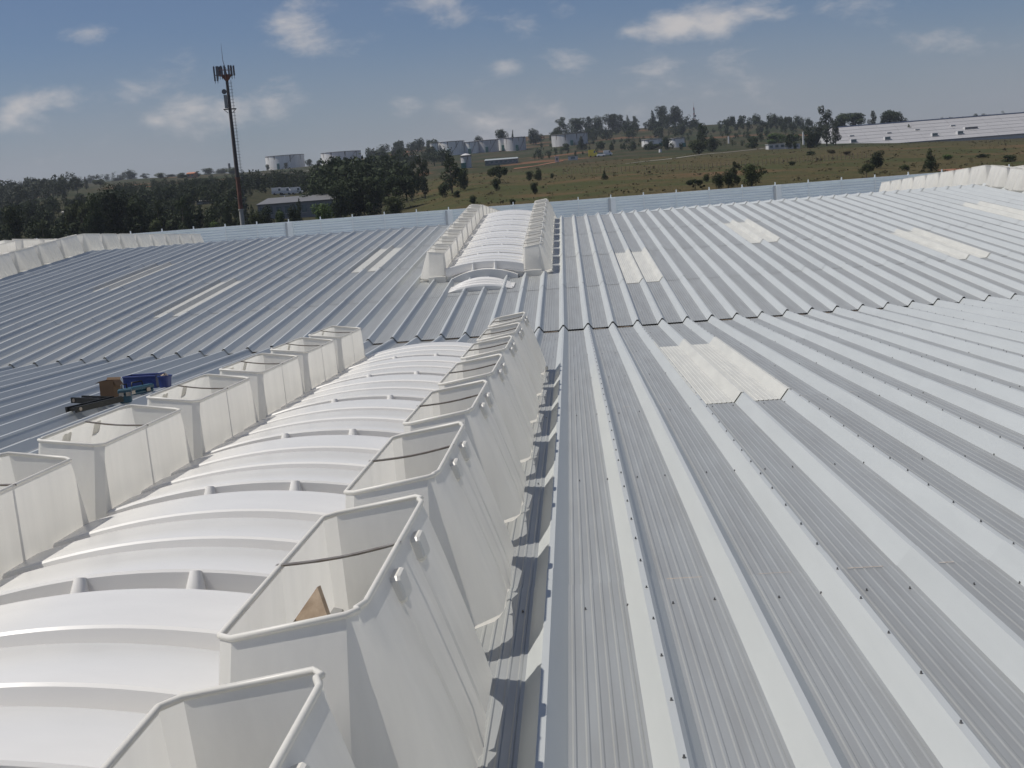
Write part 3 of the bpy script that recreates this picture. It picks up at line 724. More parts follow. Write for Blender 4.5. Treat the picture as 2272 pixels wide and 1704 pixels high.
# dark trees close behind the left half of the parapet
for k, (f, a, b, h, w, kd, lf, ds, lb) in enumerate([
    (z3b, 950, 560, 385, 330, 'round', 'dark', 215, 'largest dark tree behind the left parapet, rounded top'),
    (z3b, 660, 560, 335, 240, 'dome', 'olive', 225, 'dark spreading tree left of the largest one'),
    (z3b, 780, 600, 380, 200, 'round', 'dark', 205, 'dark tree filling the gap before the two largest'),
    (z3b, 1150, 600, 330, 240, 'round', 'dark', 215, 'dark tree at the right shoulder of the largest one'),
    (z3b, 1350, 590, 275, 150, 'tall', 'dark', 225, 'narrow dark tree right of the largest group'),
    (z3b, 1560, 590, 320, 190, 'tall', 'dark', 215, 'tall loose tree left of the phone mast'),
    (z3b, 1960, 540, 235, 115, 'cone', 'dark', 215, 'dark conifer just left of the phone mast'),
    (z3b, 1830, 560, 90, 150, 'bush', 'green', 205, 'yellow-green bush at the foot of the phone mast'),
    (z3b, 2180, 540, 200, 120, 'cone', 'dark', 220, 'dark conifer right behind the phone mast'),
    (z3b, 225, 520, 215, 130, 'round', 'dark', 300, 'roundish dark tree near the left edge'),
    (z3b, 60, 640, 300, 200, 'round', 'dark', 210, 'dark tree at the left edge of the view'),
    (z3b, 310, 640, 165, 130, 'tall', 'olive', 205, 'loose olive tree low behind the left ventilator'),
    (z3b, 430, 640, 120, 140, 'bush', 'dark', 205, 'dark bush low behind the left ventilator'),
    (z3b, 1330, 640, 190, 150, 'bush', 'olive', 200, 'olive bush before the narrow dark tree'),
    (z1b, 130, 640, 90, 120, 'round', 'dark', 205, 'dark round tree below the grey shed'),
    (z1b, 60, 640, 60, 110, 'bush', 'olive', 202, 'olive shrub below the left end of the grey shed'),
    (z1b, 230, 640, 60, 110, 'bush', 'green', 202, 'green shrub under the white lamp pole'),
    (z1b, 370, 620, 110, 90, 'cone', 'dark', 208, 'dark conifer at the right end of the grey shed'),
    (z1b, 320, 640, 80, 90, 'round', 'dark', 204, 'dark tree right of the white lamp pole'),
    (z1b, 530, 640, 100, 160, 'round', 'green', 204, 'mid green tree low in front of the big wood'),
    (z1b, 780, 620, 300, 250, 'round', 'dark', 230, 'biggest black-green tree of the wood behind the parapet'),
    (z1b, 660, 620, 230, 180, 'round', 'dark', 225, 'black-green tree at the left of the biggest one'),
    (z1b, 900, 600, 250, 200, 'round', 'dark', 228, 'black-green tree at the right of the biggest one'),
    (z1b, 1060, 590, 300, 230, 'dome', 'dark', 235, 'wide tree with lighter top at the right of the wood'),
    (z1b, 1170, 560, 300, 120, 'tall', 'dark', 260, 'slim dark tree at the right edge of the wood'),
    (z1b, 1040, 620, 130, 180, 'round', 'olive', 205, 'low olive tree before the wide light-topped tree')]):
    T(f, a, b, h, w, kd, lf, lb, dist=ds, group=GW, seed=k % 3)
# hazier trees along the low crest on the left
for k, (a, b, h, w, kd, ds) in enumerate([(645,205,80,85,'round',640), (750,190,78,62,'tall',660), (875,180,88,105,'dome',650), (1030,140,45,110,'round',980), (1150,130,82,130,'round',1000), (1280,125,68,100,'tall',1000), (1410,130,78,90,'round',760), (1500,125,60,110,'round',1000), (1600,120,70,110,'round',720), (1730,110,70,80,'tall',740), (1830,105,95,110,'round',950), (1940,100,90,130,'round',1000), (2050,100,95,110,'round',760), (430,230,95,110,'round',800), (520,230,62,90,'round',850)]):
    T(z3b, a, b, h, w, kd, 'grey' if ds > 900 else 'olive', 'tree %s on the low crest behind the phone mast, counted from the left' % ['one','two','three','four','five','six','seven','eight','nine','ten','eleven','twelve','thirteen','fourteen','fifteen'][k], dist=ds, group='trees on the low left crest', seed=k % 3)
# woods that read as one mass
def wood(name, spots, leaf, label, n=300):
    mb = MB(); rnd = random.Random(len(spots)*3+1)
    for (x, y, h, w, kind) in spots:
        z = terrain(x, y); pts, lobes = crown_points(kind, rnd, n); s = KIND_N[kind][1]*1.9
        for p, d in pts:
            q = MB(); add_leaf(q, p, d, s*rnd.uniform(.7, 1.3), rnd); mb.add([(vx*w/.86+x, vy*w/.86+y, vz*h+z) for vx, vy, vz in q.v], q.f)
        mb.tube([(x, y, z-.3), (x, y, z+h*.5)], [.03*w, .01*w], 5)
    o = mb.build(name, LEAF[leaf]); tag(o, label, 'wood', None, 'stuff')
rnd = random.Random(5)
def spread(u0, u1, d0, d1, n, h0, h1, kinds=('round', 'tall', 'dome')):
    out = []
    for k in range(n):
        u = rnd.uniform(u0, u1); d = rnd.uniform(d0, d1); p = ground_at(u, d); h = rnd.uniform(h0, h1); out.append((p.x, p.y, h, h*rnd.uniform(.6, .95), rnd.choice(kinds)))
    return out
wood('wood', spread(255, 560, 350, 540, 190, 2.6, 4.8) + spread(540, 745, 385, 520, 80, 4, 7, ('cone', 'tall', 'round')), 'dark', 'dark belt of trees on the left hillside below the brown crest')
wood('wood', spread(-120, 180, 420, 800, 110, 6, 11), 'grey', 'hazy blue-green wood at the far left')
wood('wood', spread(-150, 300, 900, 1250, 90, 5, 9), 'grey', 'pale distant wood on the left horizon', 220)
wood('wood', spread(1600, 1800, 850, 930, 45, 4, 9, ('bush', 'round')) + spread(1560, 1850, 740, 860, 40, 3, 7, ('bush', 'round')), 'dark', 'dark scrubby wood along the crest left of the warehouse')
wood('wood', spread(1220, 1560, 800, 930, 70, 5, 10, ('round', 'bush', 'tall')), 'dark', 'wooded slope under the skyline trees')
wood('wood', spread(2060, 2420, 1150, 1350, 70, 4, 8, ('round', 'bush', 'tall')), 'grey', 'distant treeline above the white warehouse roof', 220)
wood('wood', spread(820, 980, 880, 1000, 40, 5, 9, ('round', 'bush')) + spread(740, 1000, 560, 700, 40, 6, 10), 'dark', 'bushy bank between wide tanks and pale tanks')
wood('wood', spread(690, 900, 260, 400, 60, 7, 12), 'dark', 'dense black-green wood behind the biggest trees at the parapet')
wood('wood', spread(-80, 540, 212, 400, 420, 2.2, 5.0, ('bush', 'round', 'bush')) + spread(470, 640, 203, 222, 14, 2, 3, ('bush',)), 'dark', 'dark low wood at the left behind the parapet')
wood('undergrowth', spread(1180, 1800, 500, 800, 170, 1.6, 4.2, ('bush', 'round')), 'dark', 'dark bushes thick over the slope below the skyline trees', 160)
# rough grass and scrub over the field
def scrub():
    mb = MB(); rnd2 = random.Random(3)
    for k in range(1100):
        u = rnd2.uniform(900, 2400); d = 185+rnd2.random()**1.3*250; x = ray(u, 400).x*d; z = terrain(x, d)
        s = rnd2.uniform(.2, .6)*(1 if rnd2.random() < .92 else 1.7)
        for q in range(7):
            p = Vector((rnd2.gauss(0, .5), rnd2.gauss(0, .5), rnd2.uniform(.05, .7)))
            t = MB(); add_leaf(t, p, Vector((0, -.5, .5)), .42, rnd2); mb.add([(a*s+x, b*s+d, c*s*.8+z) for a, b, c in t.v], t.f)
    tag(mb.build('scrub', LEAF['scrub']), 'rough tufts and low scrub over the brown field', 'scrub', None, 'stuff')
scrub()

# ------------------------------------------------------------------ phone mast
def mast():
    Y = 172.0; x = ray(520, 330).x*Y; g = terrain(x, Y)
    root = tag(empty('phone_mast', (x, Y, g)), 'tall slim rusty phone mast with ring of antennas behind the left parapet', 'mast')
    ztop = at(500, 168, Y).z-g; zr = at(540, 500, Y).z-g
    rusty = pmat('mast_rust', (.17, .075, .05), .8, 0, .3, 1.5); dk = pmat('mast_dark', (.085, .070, .065), .7, 0, .25, 1.2); pale = pmat('mast_pale', (.42, .41, .38), .7, 0, .15, 1.2)
    antm = pmat('antenna_grey', (.16, .16, .17), .6); redm = pmat('platform_red', (.28, .10, .07), .7)
    z1 = at(535, 465, Y).z-g; z2 = at(520, 395, Y).z-g
    rad = lambda z: .35-.16*z/ztop
    n = 0
    for a, b, mt in ((-.5, z1, pale), (z1, z2, rusty), (z2, ztop, dk)):
        k = 5; zz = [a+(b-a)*i/k for i in range(k+1)]
        MB().tube([(0, 0, z) for z in zz], [rad(max(z, 0)) for z in zz], 12).build('pole_section', mt, root, 60)
        MB().tube([(0, 0, b-.08), (0, 0, b+.08)], rad(b)+.07, 12).build('pole_flange', mt, root, 60)
    # head platform
    zt = ztop
    MB().tube([(.8*math.cos(2*math.pi*i/16), .8*math.sin(2*math.pi*i/16), zt+.05) for i in range(16)], .07, 6, True).build('platform_ring', redm, root, 60)
    pf = MB(); pf.tube([(0, 0, zt-.7), (0, 0, zt+.0), (0, 0, zt+.12)], [rad(zt), .72, .76], 14); pf.build('platform', redm, root, 40)
    MB().tube([(.84*math.cos(2*math.pi*i/16), .84*math.sin(2*math.pi*i/16), zt+.75) for i in range(16)], .035, 6, True).build('guard_rail', redm, root, 60)
    arm = MB(); arm.tube([(-1.6, 0, zt+.15), (-.7, 0, zt+.1)], .05, 6); arm.build('antenna_arm', dk, root)
    for i in range(11):
        a = 2*math.pi*i/11+.2; r = .85 if i % 3 else 1.05
        px, py = r*math.cos(a), r*math.sin(a)
        b = MB(); b.tube([(px, py, zt-.45), (px, py, zt+1.3)], .03, 6); b.box(px-.11, px+.11, py-.06, py+.06, zt-.05, zt+1.25); b.build('antenna', antm, root)
    for px in (-1.6, -1.25):
        b = MB(); b.tube([(px, .1, zt-.9), (px, .1, zt+1.4)], .035, 6); b.box(px-.10, px+.10, -.02, .12, zt-.6, zt+1.3); b.build('antenna', antm, root)
    MB().tube([(.1, 0, zt), (-.25, 0, zt+2.0), (-.25, 0, zt+4.2)], [.06, .035, .012], 6).build('lightning_rod', dk, root)
    zm = at(510, 242, Y).z-g
    MB().tube([(.85*math.cos(2*math.pi*i/12), .85*math.sin(2*math.pi*i/12), zm) for i in range(12)], .05, 6, True).build('lower_ring', dk, root, 60)
    for s in (-1, 1): MB().bar((s*.3, 0, zm-.5), (s*.85, 0, zm), .07).build('ring_bracket', dk, root)
    b = MB(); b.box(-.62, -.28, -.2, .2, zm+.15, zm+1.9); b.build('equipment_box', pale, root)
    b = MB(); b.tube([(-.45, -.32, zm+2.3), (-.45, -.22, zm+2.3)], [.34, .30], 14); b.build('dish', antm, root, 40)
    # ladder on the right
    for s in (0, .34):
        MB().tube([(rad(0)+.25, s-.17, 1.5), (rad(ztop)+.33, s-.17, ztop-.6)], .018, 5).build('ladder_rail', antm, root)
    for i in range(46):
        z = 2+(ztop-3)*i/45; xx = rad(z)+.27
        MB().tube([(rad(z)-.02, 0, z), (xx+.22, 0, z)], .022, 4).build('ladder_rung', antm, root)
mast()

# ------------------------------------------------------------------ storage tanks on the hill
tankm = pmat('tank_white', (.80, .79, .77), .6, 0, .12, .35, 0, (1.5, 1.5, .15)); tankd = pmat('tank_dim', (.58, .57, .57), .65, 0, .15, .35, 0, (1.5, 1.5, .15)); rimd = pmat('tank_rim', (.10, .09, .085), .8); doorg = pmat('tank_green', (.03, .16, .13), .6); rustp = pmat('tank_stain', (.20, .17, .15), .85)
def tank(u0, u1, vt, vb, label, mat=tankm, dist=None, door=.45, roofcap=False):
    uc = (u0+u1)/2; p = hit(uc, vb) if dist is None else ground_at(uc, dist)
    k = p.y/F_PX; r = (u1-u0)*k/2; top = at(uc, vt, p.y).z; h = top-p.z+.3
    root = tag(empty('storage_tank', p), label, 'storage tank', 'storage tanks on the hill')
    n = 40; sh = MB(); ring = lambda rr, z: [(rr*math.cos(2*math.pi*i/n), rr*math.sin(2*math.pi*i/n)+r, z) for i in range(n)]
    prof = [(r, -1.5)]; courses = 5
    for c in range(courses): z = h*(c+1)/courses; prof += [(r, z-.06), (r-.03, z-.05), (r-.03, z-.01), (r, z)]
    sh.grid([ring(a, z) for a, z in prof], True); sh.build('shell', mat, root, 30)
    rf = MB()
    if roofcap: rf.grid([ring(r+.05, h), ring(r*.5, h+.5), ring(.1, h+.7)], True)
    else: rf.grid([ring(r-.05, h-.8), ring(.1, h-.7)], True)
    rf.build('roof', mat, root, 30)
    MB().tube(ring(r+.12, h-.25), .16, 6, True).build('wind_girder', rimd, root, 60)
    for j, a0 in enumerate((-.5, -1.1, -1.9, -2.5)):
        st = MB(); a = a0+random.uniform(-.15, .15); zl = h*random.uniform(.45, .75)
        st.add([((r+.012)*math.cos(q), (r+.012)*math.sin(q)+r, z) for q, z in ((a, h-.4), (a+.07, h-.4), (a+.05, zl), (a+.02, zl))], [(0,1,2,3)]); st.build('stain', rustp, root)
    a = -math.pi/2+(door-.5)*2.0
    sd_ = MB(); cx, cy = (r+.4)*math.cos(a), (r+.4)*math.sin(a)+r
    sd_.box(cx-.9, cx+.9, cy-.35, cy+.35, -.5, h*.42); sd_.build('valve_housing', doorg, root)
    for i in range(7):
        q = a+.15+i*.11; MB().bar(((r+.3)*math.cos(q), (r+.3)*math.sin(q)+r, h*i/7), ((r+.3)*math.cos(q+.11), (r+.3)*math.sin(q+.11)+r, h*(i+1)/7), .25, .12).build('stair_flight', rimd, root)
    return root
tank(582, 668, 345, 374, 'wide white storage tank, leftmost on the hill', door=.42)
tank(706, 795, 337, 361, 'wide white storage tank second from the left with rusty top', door=.55)
tank(955, 974, 318, 346, 'slim white tank at the left end of the pale tank row', door=.6)
tank(972, 1030, 314, 345, 'large pale tank with dark stains in the tank row', door=.4)
tank(1030, 1062, 315, 341, 'narrow white tank right of the large stained one', door=.4)
tank(1056, 1106, 311, 338, 'dim grey tank half behind trees in the tank row', tankd, door=.5)
tank(1106, 1124, 307, 334, 'slim white tank of the pale pair', door=.6)
tank(1119, 1167, 305, 335, 'large dim tank of the pale pair', tankd, door=.6)
tank(1225, 1305, 297, 323, 'rightmost storage tank, dull white, before the wooded slope', tankd, door=.55)
tank(1023, 1046, 346, 373, 'slim grey standpipe tank below the tank row', tankd, door=.3, roofcap=True)
tank(1426, 1472, 309, 325, 'low clean white tank on the middle slope, left one', door=.9)
tank(1486, 1521, 307, 327, 'low clean white tank on the middle slope, right one', door=.9)

# ------------------------------------------------------------------ buildings
whm = pmat('warehouse_white', (.60, .60, .60), .55, 0, .05, .5, 0, (.3, 1, 1)); whr = pmat('warehouse_roof_sheet', (.36, .355, .36), .5, 0, .06, .4, 0, (.2, 2, 1), .03); gl = pmat('window_glass', (.16, .20, .21), .2, .3); blu = pmat('gutter_blue', (.16, .20, .30), .6); shedm = pmat('shed_grey', (.22, .225, .23), .7, 0, .1, .6); shedr = pmat('shed_roof', (.15, .15, .155), .6, 0, .1, .4); brick = pmat('brick_red', (.30, .13, .08), .85, 0, .2, 2); concm = pmat('pale_concrete', (.5, .49, .46), .85, 0, .15, 1)
def warehouse():
    Yd = 465.0; a = ray(1858, 318).x*Yd; b = ray(2420, 290).x*Yd; k = Yd/F_PX
    g = min(terrain(a, Yd), terrain(b, Yd), terrain((a+b)/2, Yd))-.5
    base = g+.9
    root = tag(empty('warehouse', (a, Yd, base)), 'very long low white warehouse with pale sloping roof at the right', 'building')
    W = b-a; hw = 1.1; hr = 8.5; D = 22.0
    MB().box(0, W, 0, .4, -4.0, hw).build('front_wall', whm, root)
    MB().box(0, .4, .41, D*2, -4.0, hw).build('side_wall', whm, root)
    gb = MB(); gb.add([(0, 0, hw), (0, D, hr), (0, 2*D, hw), (.4, 0, hw), (.4, D, hr), (.4, 2*D, hw)], [(0,1,2), (3,5,4), (0,3,4,1), (1,4,5,2)]); gb.build('gable', whm, root)
    nb = 6
    for i in range(nb):                                   # roof courses lap over each other
        f0, f1 = i/nb, (i+1)/nb
        z0, z1 = hw+(hr-hw)*f0, hw+(hr-hw)*f1
        for j in range(14):
            x0, x1 = -.3+(W+.3)*j/14, -.3+(W+.3)*(j+1)/14-.03
            m_ = MB(); m_.add([(x0, D*f0-.4, z0+.02), (x1, D*f0-.4, z0+.02), (x1, D*f1, z1+.06), (x0, D*f1, z1+.06), (x0, D*f0-.4, z0-.07), (x1, D*f0-.4, z0-.07)], [(0,1,2,3), (4,5,1,0)]); m_.build('roof_sheet', whr, root)
    MB().add([(-.3, D, hr+.11), (W, D, hr+.11), (W, 2*D, hw), (-.3, 2*D, hw)], [(0,1,2,3)]).build('back_slope', whr, root)
    MB().box(-.3, W, D-.25, D+.25, hr+.05, hr+.42).build('ridge_cap', blu, root)
    MB().box(-.4, W, -.62, -.42, hw-.14, hw+.04).build('gutter', blu, root)
    sl = (hr-hw)/D
    def dormer(u, f, w, h_, mt, nm='roof_window'):
        x = ray(u, 300).x*Yd-a; y = D*f; z = hw+sl*y
        o = MB(); o.box(x-w/2, x+w/2, y-.5, y+1.8, z+.1, z+.1+h_); o.build(nm, whm, root)
        q = MB(); q.box(x-w/2+.12, x+w/2-.12, y-.53, y-.505, z+.25, z+h_-.02); q.build('pane', mt, root)
    for u in (1899, 1975, 2081, 2138): dormer(u, .18, 2.0, 1.15, gl)
    dormer(2172, .40, 4.6, .75, rimd, 'roof_vent')
    for u, f in ((2056, .55), (1990, .5), (1905, .5), (2140, .62)): dormer(u, f, 1.6, .35, gl, 'roof_hatch')
warehouse()
def block(name, u0, u1, vb, hpx, depth, mat, roofmat, label, cat='building', pitched=True, dist=None, windows=0, winmat=None, grp=None):
    uc = (u0+u1)/2; p = hit(uc, vb) if dist is None else ground_at(uc, dist); k = p.y/F_PX; w = (u1-u0)*k
    h = hpx*k if dist is None else at(uc, vb-hpx, dist).z-p.z
    root = tag(empty(name, p), label, cat, grp)
    hw = h*(.72 if pitched else .93)
    MB().box(-w/2, w/2, 0, depth, -1.2, hw).build('wall', mat, root)
    r = MB()
    if pitched: r.add([(-w/2-.2, -.3, hw), (w/2+.2, -.3, hw), (w/2+.2, depth/2, h), (-w/2-.2, depth/2, h), (w/2+.2, depth+.3, hw), (-w/2-.2, depth+.3, hw), (-w/2-.2, -.3, hw+.12), (w/2+.2, -.3, hw+.12)], [(6,7,2,3), (0,1,7,6), (3,2,4,5), (0,6,3), (1,2,7), (0,3,5), (1,4,2)])
    else: r.box(-w/2-.2, w/2+.2, -.2, depth+.2, hw+.002, h)
    r.build('roof', roofmat, root)
    for i in range(windows):
        x = -w/2+w*(i+.5)/windows; ww = min(w/windows*.55, 1.6)
        f = MB().box(x-ww/2, x+ww/2, -.05, -.005, hw*.35, hw*.8).build('window', winmat or gl, root)
        MB().box(x-ww/2-.06, x+ww/2+.06, -.09, -.052, hw*.35-.12, hw*.35-.02).build('sill', concm, f)
    return root
block('low_building', 1706, 1742, 331, 12, 6, whm, whm, 'low white flat-roofed wall block left of the dark conifer', pitched=False, windows=3)
block('low_building', 1744, 1775, 330, 11, 6, whm, whm, 'short white block behind the small tree and conifer', pitched=False, windows=2)
block('long_shed', 1077, 1148, 365, 14, 9, shedm, pmat('shed_roof_pale', (.33, .36, .37), .6), 'long grey shed with pale roof on the slope below the tanks', windows=7)
block('brick_house', 908, 928, 357, 12, 7, brick, shedr, 'small red brick house on the bank left of the tank row', windows=2)
block('grey_shed', 565, 735, 470, 34, 22, shedm, shedr, 'long dark grey shed behind the left parapet', dist=262, windows=9)
block('grey_shed', 430, 520, 450, 8, 10, shedm, pmat('shed_roof_light', (.40, .40, .38), .7), 'low shed with pale roof edge left of the phone mast', dist=330, windows=4)
block('hut', 1536, 1549, 277, 6, 5, brick, shedr, 'small dark hut at the foot of the skyline mast', windows=1, pitched=False)
block('white_hut', 1261, 1282, 355, 9, 5, whm, blu, 'small white and blue hut on the green slope', pitched=False, windows=1)
block('orange_house', 415, 432, 392, 10, 7, pmat('orange_wall', (.42, .20, .10), .8), pmat('orange_roof', (.45, .17, .08), .8), 'small orange roofed house on the low left crest', dist=720, windows=2)
block('pale_house', 128, 142, 474, 7, 6, concm, pmat('pale_roof', (.6, .58, .53), .7), 'little pale house among the trees at far left', dist=330, windows=1)
block('white_hut', 1232, 1240, 360, 13, 3, whm, whm, 'narrow white kiosk right of the small round trees', pitched=False, windows=1)
# lattice mast on the skyline
def lattice():
    p = hit(1541, 275); k = p.y/F_PX; h = 40*k
    root = tag(empty('radio_mast', p), 'thin red and white lattice mast on the skyline', 'mast'); m1 = pmat('mast_red', (.30, .10, .09), .7); m2 = pmat('mast_white', (.45, .43, .42), .7)
    n = 7
    for i in range(n):
        b = MB(); w0, w1 = 1.0-.75*i/n, 1.0-.75*(i+1)/n; z0, z1 = h*i/n-.3*(i == 0), h*(i+1)/n
        for sx, sy in ((-1,-1), (1,-1), (0, 1)): b.bar((sx*w0, sy*w0, z0), (sx*w1, sy*w1, z1), .22)
        for A, B_ in (((-1,-1), (1,-1)), ((1,-1), (0,1)), ((0,1), (-1,-1))): b.bar((A[0]*w0, A[1]*w0, z0), (B_[0]*w1, B_[1]*w1, z1), .14); b.bar((A[0]*w1, A[1]*w1, z1), (B_[0]*w1, B_[1]*w1, z1), .12)
        b.build('mast_section', (m1, m2)[i % 2], root)
    MB().tube([(.6, -.5, h*.55), (.6, -1.0, h*.55)], [.9, .8], 12).build('dish', m2, root)
    MB().tube([(0, 0, h), (0, 0, h+4)], [.08, .03], 5).build('aerial', m1, root)
lattice()
# poles
def pole(u, vt, vb, label, dist=None, arm=True, r=.09, mat=None, cat='lamp post', nm='lamp_post'):
    p = hit(u, vb) if dist is None else ground_at(u, dist); top = at(u, vt, p.y).z-p.z
    root = tag(empty(nm, p), label, cat); mt = mat or whm
    MB().tube([(0, 0, -.3), (0, 0, top)], [r*1.4, r], 8).build('post', mt, root, 60)
    if arm:
        MB().bar((-.9, 0, top), (.9, 0, top+.02), .12).build('arm', mt, root)
        for s in (-1, 1): MB().box(s*.9-.25, s*.9+.25, -.12, .12, top-.06, top+.08).build('lamp_head', mt, root)
pole(628, 434, 470, 'white lamp post with two heads before the grey shed', 290, r=.16)
pole(1786, 292, 325, 'white pole behind the dark conifer near the warehouse', 470, False, .3)
pole(1465, 331, 338, 'short white marker post on the grass slope', None, False, .45, cat='post', nm='marker_post')
pole(1617, 302, 318, 'thin pole with white box on the middle slope', None, False, .3, cat='post', nm='utility_pole')
pole(189, 392, 420, 'dark wooden pole on the low crest at left', 700, False, .35, BARK, 'pole', 'utility_pole')
pole(176, 395, 420, 'thinner dark pole left of the wooden pole on the crest', 720, False, .25, BARK, 'pole', 'utility_pole')
pole(512, 362, 395, 'short dark chimney-like pole behind the phone mast', 800, False, .7, shedm, 'pole', 'utility_pole')
# vehicles
tyre = pmat('tyre', (.03, .03, .03), .8)
def vehicle(u, v, wpx, label, col, kind='car', dist=None, rz=0):
    p = hit(u, v) if dist is None else ground_at(u, dist); k = p.y/F_PX; Lc = max(wpx*k, 3.4); W = 1.75; Hh = {'car': 1.45, 'van': 2.2, 'truck': 2.9}[kind]
    root = tag(empty(kind if kind != 'van' else 'delivery_van', p, rz), label, kind, 'vehicles beyond the roof'); mt = pmat('paint_'+label[:12].replace(' ', '_'), col, .35)
    l2 = Lc/2; b = MB()
    sec = [(-l2, .45, .85), (-l2+.15, .35, 1.0), (l2-.9, .35, .98), (l2-.1, .38, .85), (l2, .45, .7)] if kind == 'car' else [(-l2, .4, Hh), (l2-1.5, .4, Hh), (l2-.9, .4, Hh*.97), (l2-.35, .4, Hh*.55), (l2, .45, Hh*.45)]
    rows = [[(x, -W/2, a), (x, -W/2+.02, (a+c)/2), (x, -W/2+.10, c), (x, W/2-.10, c), (x, W/2-.02, (a+c)/2), (x, W/2, a)] for x, a, c in sec]
    b.grid(rows, True); b.f += [(5,4,3,2,1,0), tuple(len(b.v)-6+i for i in range(6))]; b.build('body', mt, root)
    if kind == 'car':
        c = MB(); rows = [[(x, -W/2+.14, a), (x, -W/2+.28, t), (x, W/2-.28, t), (x, W/2-.14, a)] for x, a, t in ((-l2+.3, .98, 1.0), (-l2+.8, .98, 1.44), (.35, .98, 1.45), (1.0, .96, 1.0))]
        c.grid(rows); c.build('cabin', gl, root)
        MB().box(-l2+.75, .4, -W/2+.26, W/2-.26, 1.452, 1.49).build('cabin_roof', mt, root)
    else:
        MB().box(l2-1.35, l2-.75, -W/2-.012, -W/2+.01, Hh*.55, Hh*.85).build('side_window', gl, root)
    for sx in (-1, 1):
        for sy in (-1, 1):
            MB().tube([(sx*(l2-.75), sy*(W/2-.2), .32), (sx*(l2-.75), sy*(W/2+.02), .32)], .32, 12).build('wheel', tyre, root)
vehicle(1316, 349, 11, 'small yellow truck on the road across the slope', (.75, .65, .06), 'truck')
vehicle(1334, 348, 9, 'white car just right of the yellow truck', (.75, .75, .75))
vehicle(1349, 346, 15, 'longer white van second right of the yellow truck', (.75, .75, .75), 'van')
vehicle(1090, 366, 9, 'white car before the long grey shed', (.72, .72, .72))
vehicle(820, 358, 8, 'white car on the bank below the second wide tank', (.72, .72, .72))
for k, (u, w) in enumerate(((614, 14), (632, 12), (656, 12), (700, 16), (722, 14))):
    vehicle(u, 436, w, 'white van %s parked behind the grey shed' % ['first from the left', 'second from the left', 'third from the left', 'fourth from the left', 'fifth from the left'][k], (.72, .72, .72), 'van', dist=372)
# wire fence across the field
def fence():
    root = None; pm_ = pmat('fence_post', (.22, .17, .12), .9, 0, .2, 3); post = MB(); post.box(-.045, .045, -.045, .045, -.3, 1.15); post.box(-.03, .03, -.03, .03, 1.15, 1.2); me = post.mesh('post', pm_)
    pts = []
    for i in range(75):
        u = 1250+i*9.2; v = 386.5-(u-1250)*.036-12*max(0, (u-1560)/400)
        pts.append(hit(u, v))
    root = tag(empty('wire_fence', pts[0]), 'long wire fence on thin posts across the brown field', 'fence')
    for p in pts: inst('post', me, root, p-pts[0], (0, 0, random.uniform(0, 1)))
    for h in (.4, .8, 1.15): MB().tube([p-pts[0]+Vector((0, 0, h)) for p in pts], .012, 3).build('wire', pm_, root)
fence()
# pale road and kerb on the slope
def strip(name, us, w, mat, lift=.12):
    mb = MB(); A = []; B_ = []
    for u, v in us:
        p = hit(u, v); A.append((p.x, p.y-w/2, terrain(p.x, p.y-w/2)+lift)); B_.append((p.x, p.y+w/2, terrain(p.x, p.y+w/2)+lift))
    mb.grid([A, B_]); return tag(mb.build(name, mat), kind='structure')
roadm = pmat('pale_road', (.34, .31, .27), .9, 0, .15, .3); soil = pmat('red_soil', (.30, .13, .07), .95, 0, .25, .25)
def lerp_pts(pts, n=24):
    us = np.linspace(pts[0][0], pts[-1][0], n); return [(float(u), float(np.interp(u, [p[0] for p in pts], [p[1] for p in pts]))) for u in us]
strip('road', lerp_pts([(1388, 364), (1420, 360), (1480, 354), (1560, 343), (1620, 338), (1710, 328)]), 3.5, roadm)
strip('path', lerp_pts([(575, 388), (650, 384), (740, 372)]), 10, roadm, .3)
strip('bare_soil', lerp_pts([(2090, 381), (2130, 378), (2180, 376), (2230, 374)], 12), 9, soil)
strip('bare_soil', lerp_pts([(1140, 375), (1180, 370), (1250, 357)], 12), 9, soil)

# ------------------------------------------------------------------ things left on the near slope
def near_pt(x, y, dz=0): return Vector((x, y, roofz(y)-.025+dz))
bluem = pmat('crate_blue', (.012, .032, .16), .4, 0, .12, 6); tealm = pmat('case_teal', (.02, .075, .11), .45, 0, .15, 5); card = pmat('cardboard', (.13, .08, .045), .9, 0, .15, 6); blk = pmat('black_steel', (.018, .018, .016), .5, .3, .2, 8)
def crate(x, y, rz):
    root = tag(empty('crate', near_pt(x, y, .1), rz), 'open dark blue plastic crate on the left slope', 'crate'); root.rotation_euler = (-ANG, 0, rz)
    w, d, h, t = .25, .15, .18, .010
    for nm, bx_ in (('end_wall', (-w, -w+t, -d, d, .02, h)), ('end_wall', (w-t, w, -d, d, .02, h)), ('side_wall', (-w+t, w-t, -d, -d+t, .02, h)), ('side_wall', (-w+t, w-t, d-t, d, .02, h)), ('base', (-w, w, -d, d, 0, .018))):
        MB().box(*bx_).build(nm, bluem, root)
    for z in (.08, .14): MB().box(-w+.02, w-.02, -d-.008, -d-.0005, z, z+.012).build('rib', bluem, root)
    r = MB(); r.tube([(-w, -d, h), (w, -d, h), (w, d, h), (-w, d, h)], .014, 6, True); r.build('rim', bluem, root)
crate(-6.30, 17.95, -.1)
